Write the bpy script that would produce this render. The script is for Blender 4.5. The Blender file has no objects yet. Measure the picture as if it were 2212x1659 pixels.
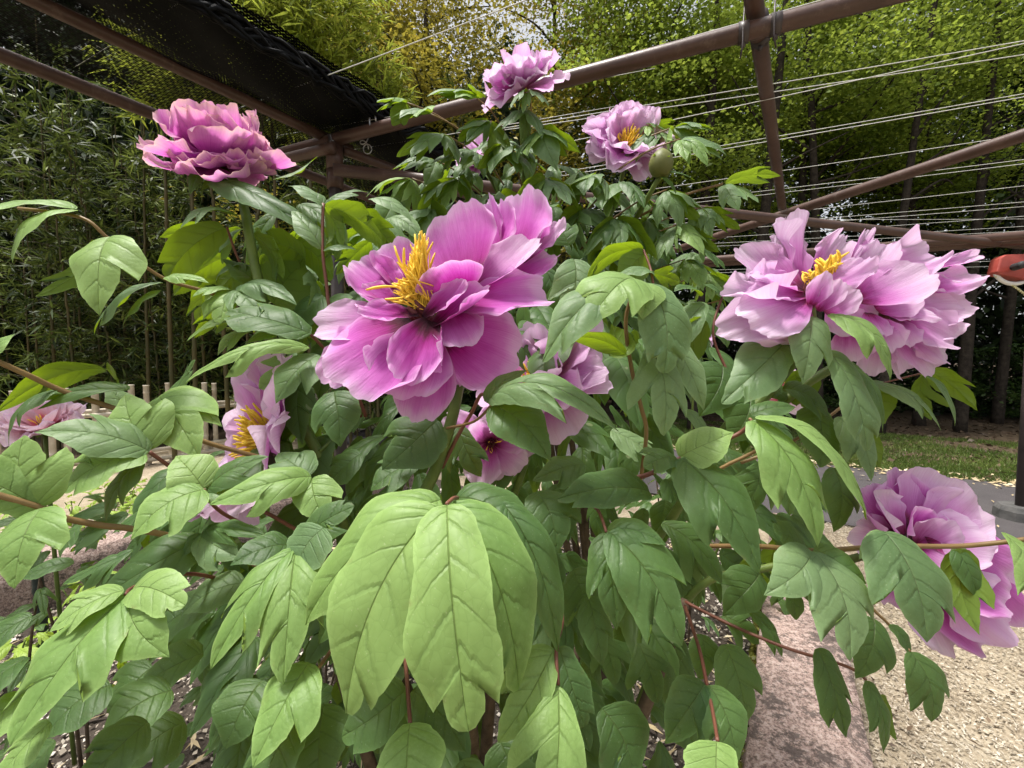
import bpy, math, random
import numpy as np
from mathutils import Vector, Matrix

# ------------------------------------------------------------------ camera, world, sun, exposure
scene = bpy.context.scene
C = scene.collection
F = 930.0                      # focal length in units of a 2212 x 1659 frame
CX, CY = 1106.0, 829.5
CAMH, PITCH = 1.2, math.radians(3.0)
cam_d = bpy.data.cameras.new('camera')
cam_d.sensor_width = 36.0
cam_d.lens = 36.0 * F / 2212.0
cam_d.clip_start = 0.02
cam_d.clip_end = 500
cam = bpy.data.objects.new('camera', cam_d)
C.objects.link(cam)
cam.location = (0, 0, CAMH)
cam.rotation_euler = (math.pi / 2 - PITCH, 0, 0)
scene.camera = cam

SUN_EL, SUN_AZ = math.radians(74), math.radians(262)   # azimuth measured clockwise from +Y
world = bpy.data.worlds.new('World')
scene.world = world
world.use_nodes = True
wn = world.node_tree
wn.nodes.clear()
sky = wn.nodes.new('ShaderNodeTexSky')
sky.sky_type = 'NISHITA'
sky.sun_disc = False
sky.sun_elevation = SUN_EL
sky.sun_rotation = SUN_AZ
sky.air_density = 1.0
sky.dust_density = 4.0
sky.ozone_density = 1.0
hsv = wn.nodes.new('ShaderNodeHueSaturation')
hsv.inputs['Saturation'].default_value = 0.2
bg = wn.nodes.new('ShaderNodeBackground')
bg.inputs['Strength'].default_value = 0.10
wo = wn.nodes.new('ShaderNodeOutputWorld')
wn.links.new(sky.outputs[0], hsv.inputs['Color'])
wn.links.new(hsv.outputs[0], bg.inputs[0])
wn.links.new(bg.outputs[0], wo.inputs[0])

sun_d = bpy.data.lights.new('sun', 'SUN')
sun_d.energy = 2.6
sun_d.angle = math.radians(10)
sun_d.color = (1.0, 0.96, 0.9)
sun = bpy.data.objects.new('sun', sun_d)
C.objects.link(sun)
sdir = Vector((math.sin(SUN_AZ) * math.cos(SUN_EL), math.cos(SUN_AZ) * math.cos(SUN_EL), math.sin(SUN_EL)))
sun.rotation_euler = sdir.to_track_quat('Z', 'Y').to_euler()
sun.location = sdir * 30

vs = scene.view_settings
vs.view_transform = 'Standard'
vs.look = 'None'
vs.exposure = 1.2
vs.gamma = 1.0
vs.use_curve_mapping = False
scene.cycles.use_adaptive_sampling = True
scene.cycles.adaptive_threshold = 0.025
scene.cycles.max_bounces = 4
scene.cycles.diffuse_bounces = 2
scene.cycles.glossy_bounces = 2
scene.cycles.transmission_bounces = 4
scene.cycles.transparent_max_bounces = 4

# ------------------------------------------------------------------ helpers
RND = random.Random(7)
NR = np.random.default_rng(11)
FWD = Vector((0, math.cos(PITCH), -math.sin(PITCH)))
UPV = Vector((0, math.sin(PITCH), math.cos(PITCH)))
RGT = Vector((1, 0, 0))
CAM = Vector((0, 0, CAMH))


def at(x, y, d):
    return CAM + RGT * ((x - CX) / F * d) + UPV * (-(y - CY) / F * d) + FWD * d


def cdir(v):                    # right, up, toward the viewer -> world
    return RGT * v[0] + UPV * v[1] - FWD * v[2]


def tag(o, label=None, cat=None, group=None, kind=None):
    if label:
        o['label'] = label
    if cat:
        o['category'] = cat
    if group:
        o['group'] = group
    if kind:
        o['kind'] = kind
    return o


def mesh_np(name, V, Fc, mat=None, uv=None, smooth=True):
    """V (n,3); Fc (m,3|4) ; uv per vertex (n,2)"""
    V = np.asarray(V, np.float32)
    Fc = np.asarray(Fc, np.int32)
    k = Fc.shape[1]
    me = bpy.data.meshes.new(name)
    me.vertices.add(len(V))
    me.vertices.foreach_set('co', V.ravel())
    me.loops.add(Fc.size)
    me.loops.foreach_set('vertex_index', Fc.ravel())
    me.polygons.add(len(Fc))
    me.polygons.foreach_set('loop_start', np.arange(0, Fc.size, k, dtype=np.int32))
    me.polygons.foreach_set('loop_total', np.full(len(Fc), k, np.int32))
    if smooth:
        me.polygons.foreach_set('use_smooth', np.ones(len(Fc), bool))
    if uv is not None:
        l = me.uv_layers.new(name='UVMap')
        uvl = np.asarray(uv, np.float32)[Fc.ravel()]
        l.data.foreach_set('uv', uvl.ravel())
    me.update(calc_edges=True)
    me.validate()
    if mat:
        me.materials.append(mat)
    return me


WM = {}                         # world matrices known at build time


def link(name, me, parent=None, M=None):
    o = bpy.data.objects.new(name, me)
    C.objects.link(o)
    M = M if M is not None else Matrix.Identity(4)
    if parent is not None:
        o.parent = parent
        o.matrix_local = WM[parent].inverted() @ M
    else:
        o.matrix_local = M
    WM[o] = M
    return o


def empty(name, loc):
    o = bpy.data.objects.new(name, None)
    C.objects.link(o)
    o.location = loc
    o.empty_display_size = 0.1
    WM[o] = Matrix.Translation(loc)
    return o


class MB:
    """collects tubes and boxes into one mesh"""
    def __init__(s):
        s.V, s.F, s.n = [], [], 0

    def add(s, V, Fc):
        V = np.asarray(V, float)
        s.V.append(V)
        s.F.append(np.asarray(Fc, int) + s.n)
        s.n += len(V)

    def tube(s, pts, rad, sides=8, cap=True, jit=0.0):
        pts = [Vector(p) for p in pts]
        n = len(pts)
        if not hasattr(rad, '__len__'):
            rad = [rad] * n
        V, Fc = [], []
        t0 = (pts[1] - pts[0]).normalized()
        a = Vector((0, 0, 1)) if abs(t0.z) < 0.9 else Vector((1, 0, 0))
        x = t0.cross(a).normalized()
        for i in range(n):
            t = (pts[min(i + 1, n - 1)] - pts[max(i - 1, 0)]).normalized()
            x = (x - t * x.dot(t)).normalized()
            y = t.cross(x)
            for k in range(sides):
                an = 2 * math.pi * k / sides
                r = rad[i] * (1 + jit * (RND.random() - .5))
                V.append(pts[i] + (x * math.cos(an) + y * math.sin(an)) * r)
        for i in range(n - 1):
            for k in range(sides):
                k2 = (k + 1) % sides
                Fc.append((i * sides + k, i * sides + k2, (i + 1) * sides + k2, (i + 1) * sides + k))
        if cap:
            b = len(V)
            V += [pts[0], pts[-1]]
            for k in range(sides):
                k2 = (k + 1) % sides
                Fc.append((b, k2, k, b))
                e = (n - 1) * sides
                Fc.append((b + 1, e + k, e + k2, b + 1))
            Fc = [tuple(f) for f in Fc]
        s.add([tuple(v) for v in V], Fc)

    def box(s, M, sx, sy, sz):
        V = [M @ Vector((x * sx / 2, y * sy / 2, z * sz / 2)) for x in (-1, 1) for y in (-1, 1) for z in (-1, 1)]
        s.add([tuple(v) for v in V], [(0, 1, 3, 2), (4, 6, 7, 5), (0, 4, 5, 1), (2, 3, 7, 6), (0, 2, 6, 4), (1, 5, 7, 3)])

    def build(s, name, mat, parent=None, smooth=True):
        V = np.concatenate(s.V)
        Fc = np.concatenate(s.F)
        # degenerate quads (caps) become triangles
        me = bpy.data.meshes.new(name)
        faces = [tuple(f) if f[0] != f[3] else tuple(f[:3]) for f in Fc.tolist()]
        me.from_pydata(V.tolist(), [], faces)
        if smooth:
            me.polygons.foreach_set('use_smooth', np.ones(len(me.polygons), bool))
        me.update()
        if mat:
            me.materials.append(mat)
        return link(name, me, parent)


def smoothpts(pts, n=6):
    """Catmull-Rom through points"""
    P = [Vector(p) for p in pts]
    if len(P) < 3:
        return [P[0].lerp(P[-1], i / n) for i in range(n + 1)]
    out = []
    for i in range(len(P) - 1):
        p0, p1, p2, p3 = P[max(i - 1, 0)], P[i], P[i + 1], P[min(i + 2, len(P) - 1)]
        for k in range(n):
            t = k / n
            out.append(0.5 * ((2 * p1) + (p2 - p0) * t + (2 * p0 - 5 * p1 + 4 * p2 - p3) * t * t + (3 * p1 - p0 - 3 * p2 + p3) * t ** 3))
    out.append(P[-1])
    return out


# ------------------------------------------------------------------ materials
class NT:
    def __init__(s, name):
        s.m = bpy.data.materials.new(name)
        s.m.use_nodes = True
        s.t = s.m.node_tree
        s.t.nodes.clear()
        s.out = s.n('ShaderNodeOutputMaterial')

    def n(s, typ, **kw):
        nd = s.t.nodes.new(typ)
        for k, v in kw.items():
            setattr(nd, k, v)
        return nd

    def l(s, a, b):
        s.t.links.new(a, b)

    def math(s, op, a, b=None, c=None, clamp=False):
        nd = s.n('ShaderNodeMath', operation=op, use_clamp=clamp)
        for i, v in enumerate((a, b, c)):
            if v is None:
                continue
            if isinstance(v, (int, float)):
                nd.inputs[i].default_value = v
            else:
                s.l(v, nd.inputs[i])
        return nd.outputs[0]

    def mix(s, fac, a, b, blend='MIX'):
        nd = s.n('ShaderNodeMix', data_type='RGBA', blend_type=blend)
        for i, v in ((0, fac), (6, a), (7, b)):
            if isinstance(v, (int, float)):
                nd.inputs[i].default_value = v
            elif isinstance(v, (tuple, list)):
                nd.inputs[i].default_value = (*v[:3], 1)
            else:
                s.l(v, nd.inputs[i])
        return nd.outputs[2]

    def ramp(s, fac, stops, interp='LINEAR'):
        nd = s.n('ShaderNodeValToRGB')
        nd.color_ramp.interpolation = interp
        e = nd.color_ramp.elements
        while len(e) < len(stops):
            e.new(0.5)
        for el, (p, c) in zip(e, stops):
            el.position = p
            el.color = (*c[:3], 1) if hasattr(c, '__len__') else (c, c, c, 1)
        if fac is not None:
            s.l(fac, nd.inputs[0])
        return nd.outputs[0]

    def noise(s, vec, scale, detail=4, rough=0.6, out=0):
        nd = s.n('ShaderNodeTexNoise')
        nd.inputs['Scale'].default_value = scale
        nd.inputs['Detail'].default_value = detail
        nd.inputs['Roughness'].default_value = rough
        if vec is not None:
            s.l(vec, nd.inputs['Vector'])
        return nd.outputs[out]

    def bump(s, h, strength, dist=0.001, normal=None):
        nd = s.n('ShaderNodeBump')
        nd.inputs['Strength'].default_value = strength
        nd.inputs['Distance'].default_value = dist
        s.l(h, nd.inputs['Height'])
        if normal is not None:
            s.l(normal, nd.inputs['Normal'])
        return nd.outputs[0]

    def bsdf(s, color, rough=0.6, spec=0.3, normal=None, metallic=0.0, sheen=0.0):
        nd = s.n('ShaderNodeBsdfPrincipled')
        if isinstance(color, (tuple, list)):
            nd.inputs['Base Color'].default_value = (*color[:3], 1)
        else:
            s.l(color, nd.inputs['Base Color'])
        if isinstance(rough, (int, float)):
            nd.inputs['Roughness'].default_value = rough
        else:
            s.l(rough, nd.inputs['Roughness'])
        nd.inputs['Specular IOR Level'].default_value = spec
        nd.inputs['Metallic'].default_value = metallic
        nd.inputs['Sheen Weight'].default_value = sheen
        if normal is not None:
            s.l(normal, nd.inputs['Normal'])
        return nd.outputs[0]

    def translucent(s, shader, color, fac, normal=None):
        tr = s.n('ShaderNodeBsdfTranslucent')
        if isinstance(color, (tuple, list)):
            tr.inputs['Color'].default_value = (*color[:3], 1)
        else:
            s.l(color, tr.inputs['Color'])
        mx = s.n('ShaderNodeMixShader')
        mx.inputs[0].default_value = fac
        s.l(shader, mx.inputs[1])
        s.l(tr.outputs[0], mx.inputs[2])
        return mx.outputs[0]

    def done(s, shader):
        s.l(shader, s.out.inputs['Surface'])
        return s.m


def mat_leaf(name, top, top2, under, trans, tf=0.30, rough=0.5):
    t = NT(name)
    uv = t.n('ShaderNodeUVMap').outputs[0]
    sep = t.n('ShaderNodeSeparateXYZ')
    t.l(uv, sep.inputs[0])
    ux, uy = sep.outputs[0], sep.outputs[1]          # ux: along the midrib, uy: 0 at midrib .. 1 margin (signed)
    av = t.math('ABSOLUTE', uy)
    obj = t.n('ShaderNodeTexCoord').outputs['Object']
    info = t.n('ShaderNodeObjectInfo')
    rnd = info.outputs['Random']
    # lateral veins with a little wander
    wob = t.math('MULTIPLY', t.math('SUBTRACT', t.noise(uv, 4.0, 2), 0.5), 0.05)
    lane = t.math('FRACT', t.math('MULTIPLY', t.math('ADD', ux, wob), 7.0))
    dl = t.math('ABSOLUTE', t.math('SUBTRACT', lane, 0.5))
    vein = t.math('SUBTRACT', 1.0, t.math('MULTIPLY', dl, 9.0), clamp=True)
    fade = t.math('SUBTRACT', 1.0, t.math('MULTIPLY', av, 0.85))
    vein = t.math('MULTIPLY', vein, fade, clamp=True)
    mid = t.math('SUBTRACT', 1.0, t.math('MULTIPLY', av, 34.0), clamp=True)
    vor = t.n('ShaderNodeTexVoronoi', feature='DISTANCE_TO_EDGE')
    vor.inputs['Scale'].default_value = 16.0
    vor.inputs['Randomness'].default_value = 1.0
    t.l(obj, vor.inputs['Vector'])
    ret = t.math('MULTIPLY', vor.outputs[0], 4.0, clamp=True)
    big = t.noise(obj, 3.0, 3)
    fine = t.noise(obj, 26.0, 4)
    shade = t.math('ADD', t.math('MULTIPLY', rnd, 0.75), t.math('MULTIPLY', big, 0.5), clamp=True)
    shade = t.math('SUBTRACT', shade, 0.12, clamp=True)
    col = t.mix(shade, top, top2)
    col = t.mix(t.math('MULTIPLY', t.math('SUBTRACT', fine, 0.35), 0.5, clamp=True), col, tuple(min(1, c * 1.45 + .02) for c in top2))
    col = t.mix(t.math('MULTIPLY', t.math('POWER', av, 8.0), 0.45), col, tuple(min(1, c * 1.6 + .03) for c in top2))
    col = t.mix(t.math('MULTIPLY', vein, 0.30), col, tuple(c * 0.5 for c in top))
    col = t.mix(t.math('MULTIPLY', mid, 0.35), col, (0.13, 0.14, 0.04))
    spk = t.math('GREATER_THAN', t.noise(obj, 60.0, 1), 0.735)
    col = t.mix(t.math('MULTIPLY', spk, 0.35), col, (0.5, 0.55, 0.3))
    col = t.mix(t.math('MULTIPLY', t.math('SUBTRACT', 1.0, t.math('MULTIPLY', vor.outputs[0], 16.0), clamp=True), 0.16), col, tuple(c * 0.45 for c in top))
    scar = t.math('MULTIPLY', t.math('MULTIPLY', t.math('SUBTRACT', t.noise(obj, 7.0, 4, 0.7), 0.60), 9.0, clamp=True), t.math('POWER', av, 5.0))
    col = t.mix(t.math('MULTIPLY', scar, 0.7), col, (0.16, 0.10, 0.045))
    bumpy = t.math('ADD', t.math('MULTIPLY', vein, -1.0), t.math('MULTIPLY', mid, -1.4))
    bumpy = t.math('ADD', bumpy, t.math('MULTIPLY', ret, 0.12))
    bumpy = t.math('ADD', bumpy, t.math('MULTIPLY', big, 0.8))
    nrm = t.bump(bumpy, 0.45, 0.0014)
    back = t.n('ShaderNodeNewGeometry').outputs['Backfacing']
    ucol = t.mix(t.math('MULTIPLY', vein, 0.5), under, tuple(c * .6 for c in under))
    colb = t.mix(back, col, ucol)
    sh = t.bsdf(colb, rough, 0.34, nrm)
    tcol = t.mix(t.math('MULTIPLY', t.math('ADD', vein, mid), 0.4, clamp=True), trans, tuple(c * .45 for c in trans))
    return t.done(t.translucent(sh, tcol, tf, nrm))


def mat_petal(name, stops, edge=None, tf=0.48, rnds=0.14):
    t = NT(name)
    uv = t.n('ShaderNodeUVMap').outputs[0]
    sep = t.n('ShaderNodeSeparateXYZ')
    t.l(uv, sep.inputs[0])
    u, v = sep.outputs[0], sep.outputs[1]
    rnd = t.n('ShaderNodeObjectInfo').outputs['Random']
    com = t.n('ShaderNodeCombineXYZ')
    t.l(t.math('MULTIPLY', u, 1.1), com.inputs[0])
    t.l(t.math('MULTIPLY', v, 38.0), com.inputs[1])
    t.l(t.math('MULTIPLY', rnd, 17.0), com.inputs[2])
    streak = t.noise(com.outputs[0], 1.0, 3, 0.55)
    com2 = t.n('ShaderNodeCombineXYZ')
    t.l(t.math('MULTIPLY', u, 2.6), com2.inputs[0])
    t.l(t.math('MULTIPLY', v, 2.6), com2.inputs[1])
    t.l(t.math('MULTIPLY', rnd, 31.0), com2.inputs[2])
    blot = t.noise(com2.outputs[0], 1.0, 3)
    f = t.math('ADD', u, t.math('MULTIPLY', t.math('SUBTRACT', streak, 0.5), 0.20))
    f = t.math('ADD', f, t.math('MULTIPLY', t.math('SUBTRACT', blot, 0.5), 0.30))
    f = t.math('ADD', f, t.math('MULTIPLY', t.math('SUBTRACT', rnd, 0.5), rnds), clamp=True)
    col = t.ramp(f, stops)
    av = t.math('ABSOLUTE', v)
    rim = t.math('MAXIMUM', t.math('POWER', u, 14.0), t.math('MULTIPLY', t.math('POWER', av, 12.0), u))
    rc = edge if edge else (0.86, 0.62, 0.84)
    if edge:
        rim = t.math('MULTIPLY', t.math('MAXIMUM', t.math('POWER', u, 10.0), t.math('MULTIPLY', t.math('POWER', av, 12.0), u)),
                     t.math('MULTIPLY', t.math('SUBTRACT', blot, 0.33), 5.0, clamp=True), clamp=True)
    col = t.mix(t.math('MULTIPLY', rim, 0.85, clamp=True), col, rc)
    col = t.mix(t.math('MULTIPLY', t.math('SUBTRACT', 0.5, streak, clamp=True), 0.55), col, (0.6, 0.2, 0.52), 'MULTIPLY')
    com3 = t.n('ShaderNodeCombineXYZ')
    t.l(t.math('MULTIPLY', u, 3.0), com3.inputs[0])
    t.l(t.math('MULTIPLY', v, 46.0), com3.inputs[1])
    t.l(t.math('MULTIPLY', rnd, 9.0), com3.inputs[2])
    rid = t.noise(com3.outputs[0], 1.0, 4, 0.6)
    com4 = t.n('ShaderNodeCombineXYZ')
    t.l(t.math('MULTIPLY', u, 7.0), com4.inputs[0])
    t.l(t.math('MULTIPLY', v, 11.0), com4.inputs[1])
    t.l(t.math('MULTIPLY', rnd, 5.0), com4.inputs[2])
    cri = t.noise(com4.outputs[0], 1.0, 4, 0.6)
    nrm = t.bump(t.math('ADD', t.math('ADD', rid, t.math('MULTIPLY', cri, t.math('MULTIPLY', u, 1.3))), t.math('MULTIPLY', blot, 0.8)), 0.55, 0.002)
    sh = t.bsdf(col, 0.5, 0.25, nrm, sheen=0.15)
    g = t.n('ShaderNodeGamma')
    g.inputs[1].default_value = 1.25
    t.l(col, g.inputs[0])
    return t.done(t.translucent(sh, g.outputs[0], tf, nrm))


def mat_simple(name, c1, c2, scale=20, rough=0.6, spec=0.3, bump=0.0, bscale=None, metallic=0.0, dist=0.002):
    t = NT(name)
    obj = t.n('ShaderNodeTexCoord').outputs['Object']
    nz = t.noise(obj, scale, 5)
    col = t.ramp(nz, [(0.3, c1), (0.7, c2)])
    nrm = None
    if bump:
        nrm = t.bump(t.noise(obj, bscale or scale * 2, 4), bump, dist)
    return t.done(t.bsdf(col, rough, spec, nrm, metallic))


def mat_foliage(name, c1, c2, c3, tf=0.4):
    """small distant leaves: colour varies by leaf (island) and by branch"""
    t = NT(name)
    geo = t.n('ShaderNodeNewGeometry')
    isl = geo.outputs['Random Per Island']
    pos = t.n('ShaderNodeTexCoord').outputs['Object']
    cl = t.noise(pos, 1.3, 2)
    f = t.math('ADD', t.math('MULTIPLY', isl, 0.55), t.math('MULTIPLY', t.math('SUBTRACT', cl, 0.3), 1.1), clamp=True)
    col = t.ramp(f, [(0.1, c1), (0.55, c2), (0.95, c3)])
    sh = t.bsdf(col, 0.5, 0.3)
    return t.done(t.translucent(sh, t.mix(0.4, col, c3), tf))


M = {}
M['leaf'] = mat_leaf('peony_leaf', (0.026, 0.066, 0.018), (0.078, 0.150, 0.042), (0.12, 0.20, 0.03), (0.36, 0.52, 0.012))  # darkened: shade inside the shrub is put into this leaf colour
M['leaf_lit'] = mat_leaf('lit_peony_leaf', (0.125, 0.235, 0.055), (0.235, 0.355, 0.105), (0.17, 0.27, 0.04), (0.33, 0.48, 0.02))  # brighter copy of the leaf: light on upturned leaves is put into the colour
M['leaf_grey'] = mat_leaf('glaucous_peony_leaf', (0.078, 0.148, 0.058), (0.16, 0.245, 0.105), (0.12, 0.20, 0.03), (0.36, 0.52, 0.012))
M['leaf_lime'] = mat_leaf('lime_leaf', (0.16, 0.27, 0.03), (0.30, 0.42, 0.06), (0.22, 0.33, 0.04), (0.32, 0.45, 0.03))
PST = [(0.0, (0.035, 0.001, 0.008)), (0.17, (0.15, 0.002, 0.05)), (0.31, (0.47, 0.018, 0.30)),
       (0.56, (0.63, 0.105, 0.53)), (0.83, (0.74, 0.25, 0.67)), (1.0, (0.86, 0.50, 0.82))]
M['petal'] = mat_petal('magenta_petal', PST)
PS2 = [(0.0, (0.10, 0.004, 0.03)), (0.12, (0.36, 0.02, 0.15)), (0.25, (0.62, 0.11, 0.49)),
       (0.46, (0.77, 0.30, 0.70)), (0.70, (0.86, 0.52, 0.82)), (1.0, (0.93, 0.77, 0.92))]
M['petal_pale'] = mat_petal('pale_magenta_petal', PS2)
PS3 = [(0.0, (0.30, 0.01, 0.16)), (0.2, (0.55, 0.05, 0.42)), (0.5, (0.68, 0.13, 0.58)), (0.8, (0.76, 0.26, 0.66)), (1.0, (0.82, 0.42, 0.72))]
M['petal_peach'] = mat_petal('magenta_petal_with_peach_rim', PS3, edge=(0.90, 0.66, 0.56))
PS4 = [(0.0, (0.55, 0.02, 0.06)), (0.22, (0.80, 0.16, 0.24)), (0.42, (0.85, 0.48, 0.55)), (0.8, (0.88, 0.66, 0.72)), (1.0, (0.9, 0.8, 0.84))]
M['petal_white'] = mat_petal('white_pink_petal', PS4)
M['stamen'] = mat_simple('stamen_yellow', (0.86, 0.50, 0.02), (0.93, 0.70, 0.11), 90, 0.55, 0.3)
M['anther'] = mat_simple('anther_yellow', (0.78, 0.42, 0.02), (0.9, 0.62, 0.10), 90, 0.6, 0.3)
M['stem_green'] = mat_simple('green_stem', (0.065, 0.11, 0.02), (0.14, 0.19, 0.04), 30, 0.5, 0.35, 0.3)
M['stem_red'] = mat_simple('reddish_petiole', (0.11, 0.036, 0.024), (0.20, 0.085, 0.05), 25, 0.5, 0.35, 0.3)
M['stem_tan'] = mat_simple('tan_petiole', (0.15, 0.085, 0.035), (0.24, 0.16, 0.06), 25, 0.5, 0.35, 0.3)
M['core'] = mat_simple('flower_heart', (0.07, 0.008, 0.02), (0.16, 0.05, 0.04), 40, 0.5, 0.3)
M['wood'] = mat_simple('woody_stem', (0.05, 0.035, 0.022), (0.14, 0.10, 0.065), 40, 0.85, 0.2, 0.8, dist=0.004)
M['bud'] = mat_simple('green_bud', (0.085, 0.10, 0.022), (0.16, 0.165, 0.05), 25, 0.5, 0.3)
M['pipe'] = mat_simple('brown_painted_pipe', (0.075, 0.036, 0.026), (0.12, 0.060, 0.044), 9, 0.42, 0.4, 0.15, 60)
_t = NT('brown_painted_pipe')
_o = _t.n('ShaderNodeTexCoord').outputs['Object']
_c = _t.ramp(_t.noise(_o, 9, 5), [(0.3, (0.062, 0.034, 0.026)), (0.7, (0.105, 0.060, 0.046))])
_sc = _t.math('MULTIPLY', _t.math('SUBTRACT', _t.noise(_o, 26, 6, 0.75), 0.56), 9.0, clamp=True)
_c = _t.mix(_t.math('MULTIPLY', _sc, 0.5), _c, (0.17, 0.12, 0.095))
_c = _t.mix(_t.math('MULTIPLY', _t.math('SUBTRACT', _t.noise(_o, 55, 5, 0.7), 0.60, clamp=True), 4.0, clamp=True), _c, (0.035, 0.016, 0.011))
M['pipe'] = _t.done(_t.bsdf(_c, _t.math('ADD', 0.38, _t.math('MULTIPLY', _sc, 0.3)), 0.4, _t.bump(_t.noise(_o, 70, 4), 0.25, 0.002)))
M['pipe_dark'] = mat_simple('dark_painted_post', (0.035, 0.027, 0.027), (0.07, 0.055, 0.052), 9, 0.45, 0.4, 0.15, 60)
M['wire'] = mat_simple('pale_wire', (0.5, 0.5, 0.46), (0.68, 0.68, 0.62), 30, 0.4, 0.5)
M['net'] = mat_simple('black_shade_net', (0.002, 0.0022, 0.0025), (0.007, 0.0075, 0.008), 30, 0.6, 0.12)
M['steel'] = mat_simple('galvanised_hook', (0.35, 0.35, 0.35), (0.6, 0.6, 0.6), 40, 0.35, 0.5, metallic=0.8)
M['red_plastic'] = mat_simple('faded_red_plastic', (0.30, 0.045, 0.035), (0.40, 0.08, 0.06), 14, 0.45, 0.4, 0.2)
M['white_plastic'] = mat_simple('white_plastic_rim', (0.62, 0.62, 0.6), (0.78, 0.78, 0.76), 14, 0.4, 0.4)
M['black_rubber'] = mat_simple('black_rubber', (0.02, 0.02, 0.022), (0.06, 0.06, 0.06), 30, 0.6, 0.3, 0.3)
M['rope'] = mat_simple('yellow_white_rope', (0.45, 0.42, 0.12), (0.75, 0.73, 0.55), 160, 0.7, 0.2)
M['bamboo_culm'] = mat_simple('bamboo_culm', (0.04, 0.045, 0.014), (0.115, 0.085, 0.032), 3, 0.5, 0.3)
M['bamboo_dry'] = mat_simple('dry_bamboo_pole', (0.38, 0.32, 0.22), (0.62, 0.56, 0.46), 6, 0.5, 0.35, 0.2)
M['fol_bamboo'] = mat_foliage('bamboo_leaves', (0.010, 0.022, 0.004), (0.042, 0.075, 0.012), (0.27, 0.33, 0.07), tf=0.25)  # dark copy: shade within the grove is put into the leaf colour
M['fol_bamboo_hi'] = mat_foliage('sunny_bamboo_leaves', (0.09, 0.15, 0.015), (0.29, 0.38, 0.035), (0.55, 0.56, 0.10), tf=0.5)  # bright copy for the tops: light from above is painted into the colour
M['fol_gold'] = mat_foliage('golden_leaves', (0.06, 0.065, 0.009), (0.23, 0.225, 0.025), (0.48, 0.38, 0.06), tf=0.5)
M['fol_maple'] = mat_foliage('maple_leaves', (0.06, 0.105, 0.012), (0.19, 0.28, 0.028), (0.42, 0.49, 0.08), tf=0.55)
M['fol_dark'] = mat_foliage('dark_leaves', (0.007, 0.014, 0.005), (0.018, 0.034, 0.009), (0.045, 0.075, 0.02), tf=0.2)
M['fol_mid'] = mat_foliage('shrub_leaves', (0.015, 0.035, 0.008), (0.04, 0.08, 0.014), (0.09, 0.14, 0.03), tf=0.3)
M['bark'] = mat_simple('dark_bark', (0.018, 0.014, 0.011), (0.06, 0.048, 0.036), 14, 0.9, 0.2, 1.0, 30, dist=0.02)
M['stake'] = mat_simple('dark_green_stake', (0.006, 0.012, 0.01), (0.02, 0.03, 0.026), 30, 0.5, 0.4, 0.8, 120)
M['chip'] = mat_foliage('wood_chips', (0.19, 0.15, 0.105), (0.40, 0.34, 0.255), (0.66, 0.60, 0.50), tf=0.02)
M['pebble'] = mat_foliage('pale_pebbles', (0.10, 0.08, 0.06), (0.34, 0.29, 0.23), (0.66, 0.61, 0.54), tf=0.02)
M['straw'] = mat_foliage('straw_bits', (0.30, 0.22, 0.11), (0.50, 0.40, 0.24), (0.70, 0.62, 0.45), tf=0.05)
M['grass'] = mat_foliage('short_grass', (0.05, 0.09, 0.015), (0.10, 0.16, 0.03), (0.20, 0.25, 0.06), tf=0.3)
M['litter'] = mat_foliage('leaf_litter', (0.03, 0.018, 0.011), (0.08, 0.05, 0.03), (0.22, 0.16, 0.105), tf=0.05)
M['moss'] = mat_foliage('moss', (0.05, 0.06, 0.01), (0.12, 0.13, 0.02), (0.22, 0.22, 0.04), tf=0.1)


def mat_granite():
    t = NT('pink_granite')
    obj = t.n('ShaderNodeTexCoord').outputs['Object']
    a = t.noise(obj, 7, 5, 0.7)
    b = t.noise(obj, 95, 3, 0.75)
    c = t.noise(obj, 210, 2, 0.6)
    col = t.ramp(b, [(0.36, (0.15, 0.11, 0.095)), (0.47, (0.34, 0.24, 0.205)), (0.62, (0.50, 0.39, 0.345))])
    mot = t.noise(obj, 38, 5, 0.8)
    dirt = t.ramp(t.math('ADD', t.math('MULTIPLY', a, 0.55), t.math('MULTIPLY', mot, 0.6)), [(0.50, 0.0), (0.585, 0.0), (0.63, 1.0)])
    col = t.mix(t.math('MULTIPLY', dirt, 0.8), col, (0.085, 0.068, 0.06))
    pock = t.ramp(c, [(0.36, 1.0), (0.42, 0.0)])
    col = t.mix(t.math('MULTIPLY', pock, 0.6), col, (0.09, 0.07, 0.06))
    n = t.bump(t.math('ADD', b, c), 0.7, 0.004)
    return t.done(t.bsdf(col, 0.85, 0.2, n))


M['granite'] = mat_granite()


def mat_ground(name, stops, s1, s2, rough=0.95, bump=0.6, dist=0.01):
    t = NT(name)
    obj = t.n('ShaderNodeTexCoord').outputs['Object']
    a = t.noise(obj, s1, 6, 0.7)
    b = t.noise(obj, s2, 4, 0.7)
    f = t.math('ADD', t.math('MULTIPLY', a, 0.5), t.math('MULTIPLY', b, 0.5))
    col = t.ramp(f, stops)
    return t.done(t.bsdf(col, rough, 0.15, t.bump(b, bump, dist)))


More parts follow.
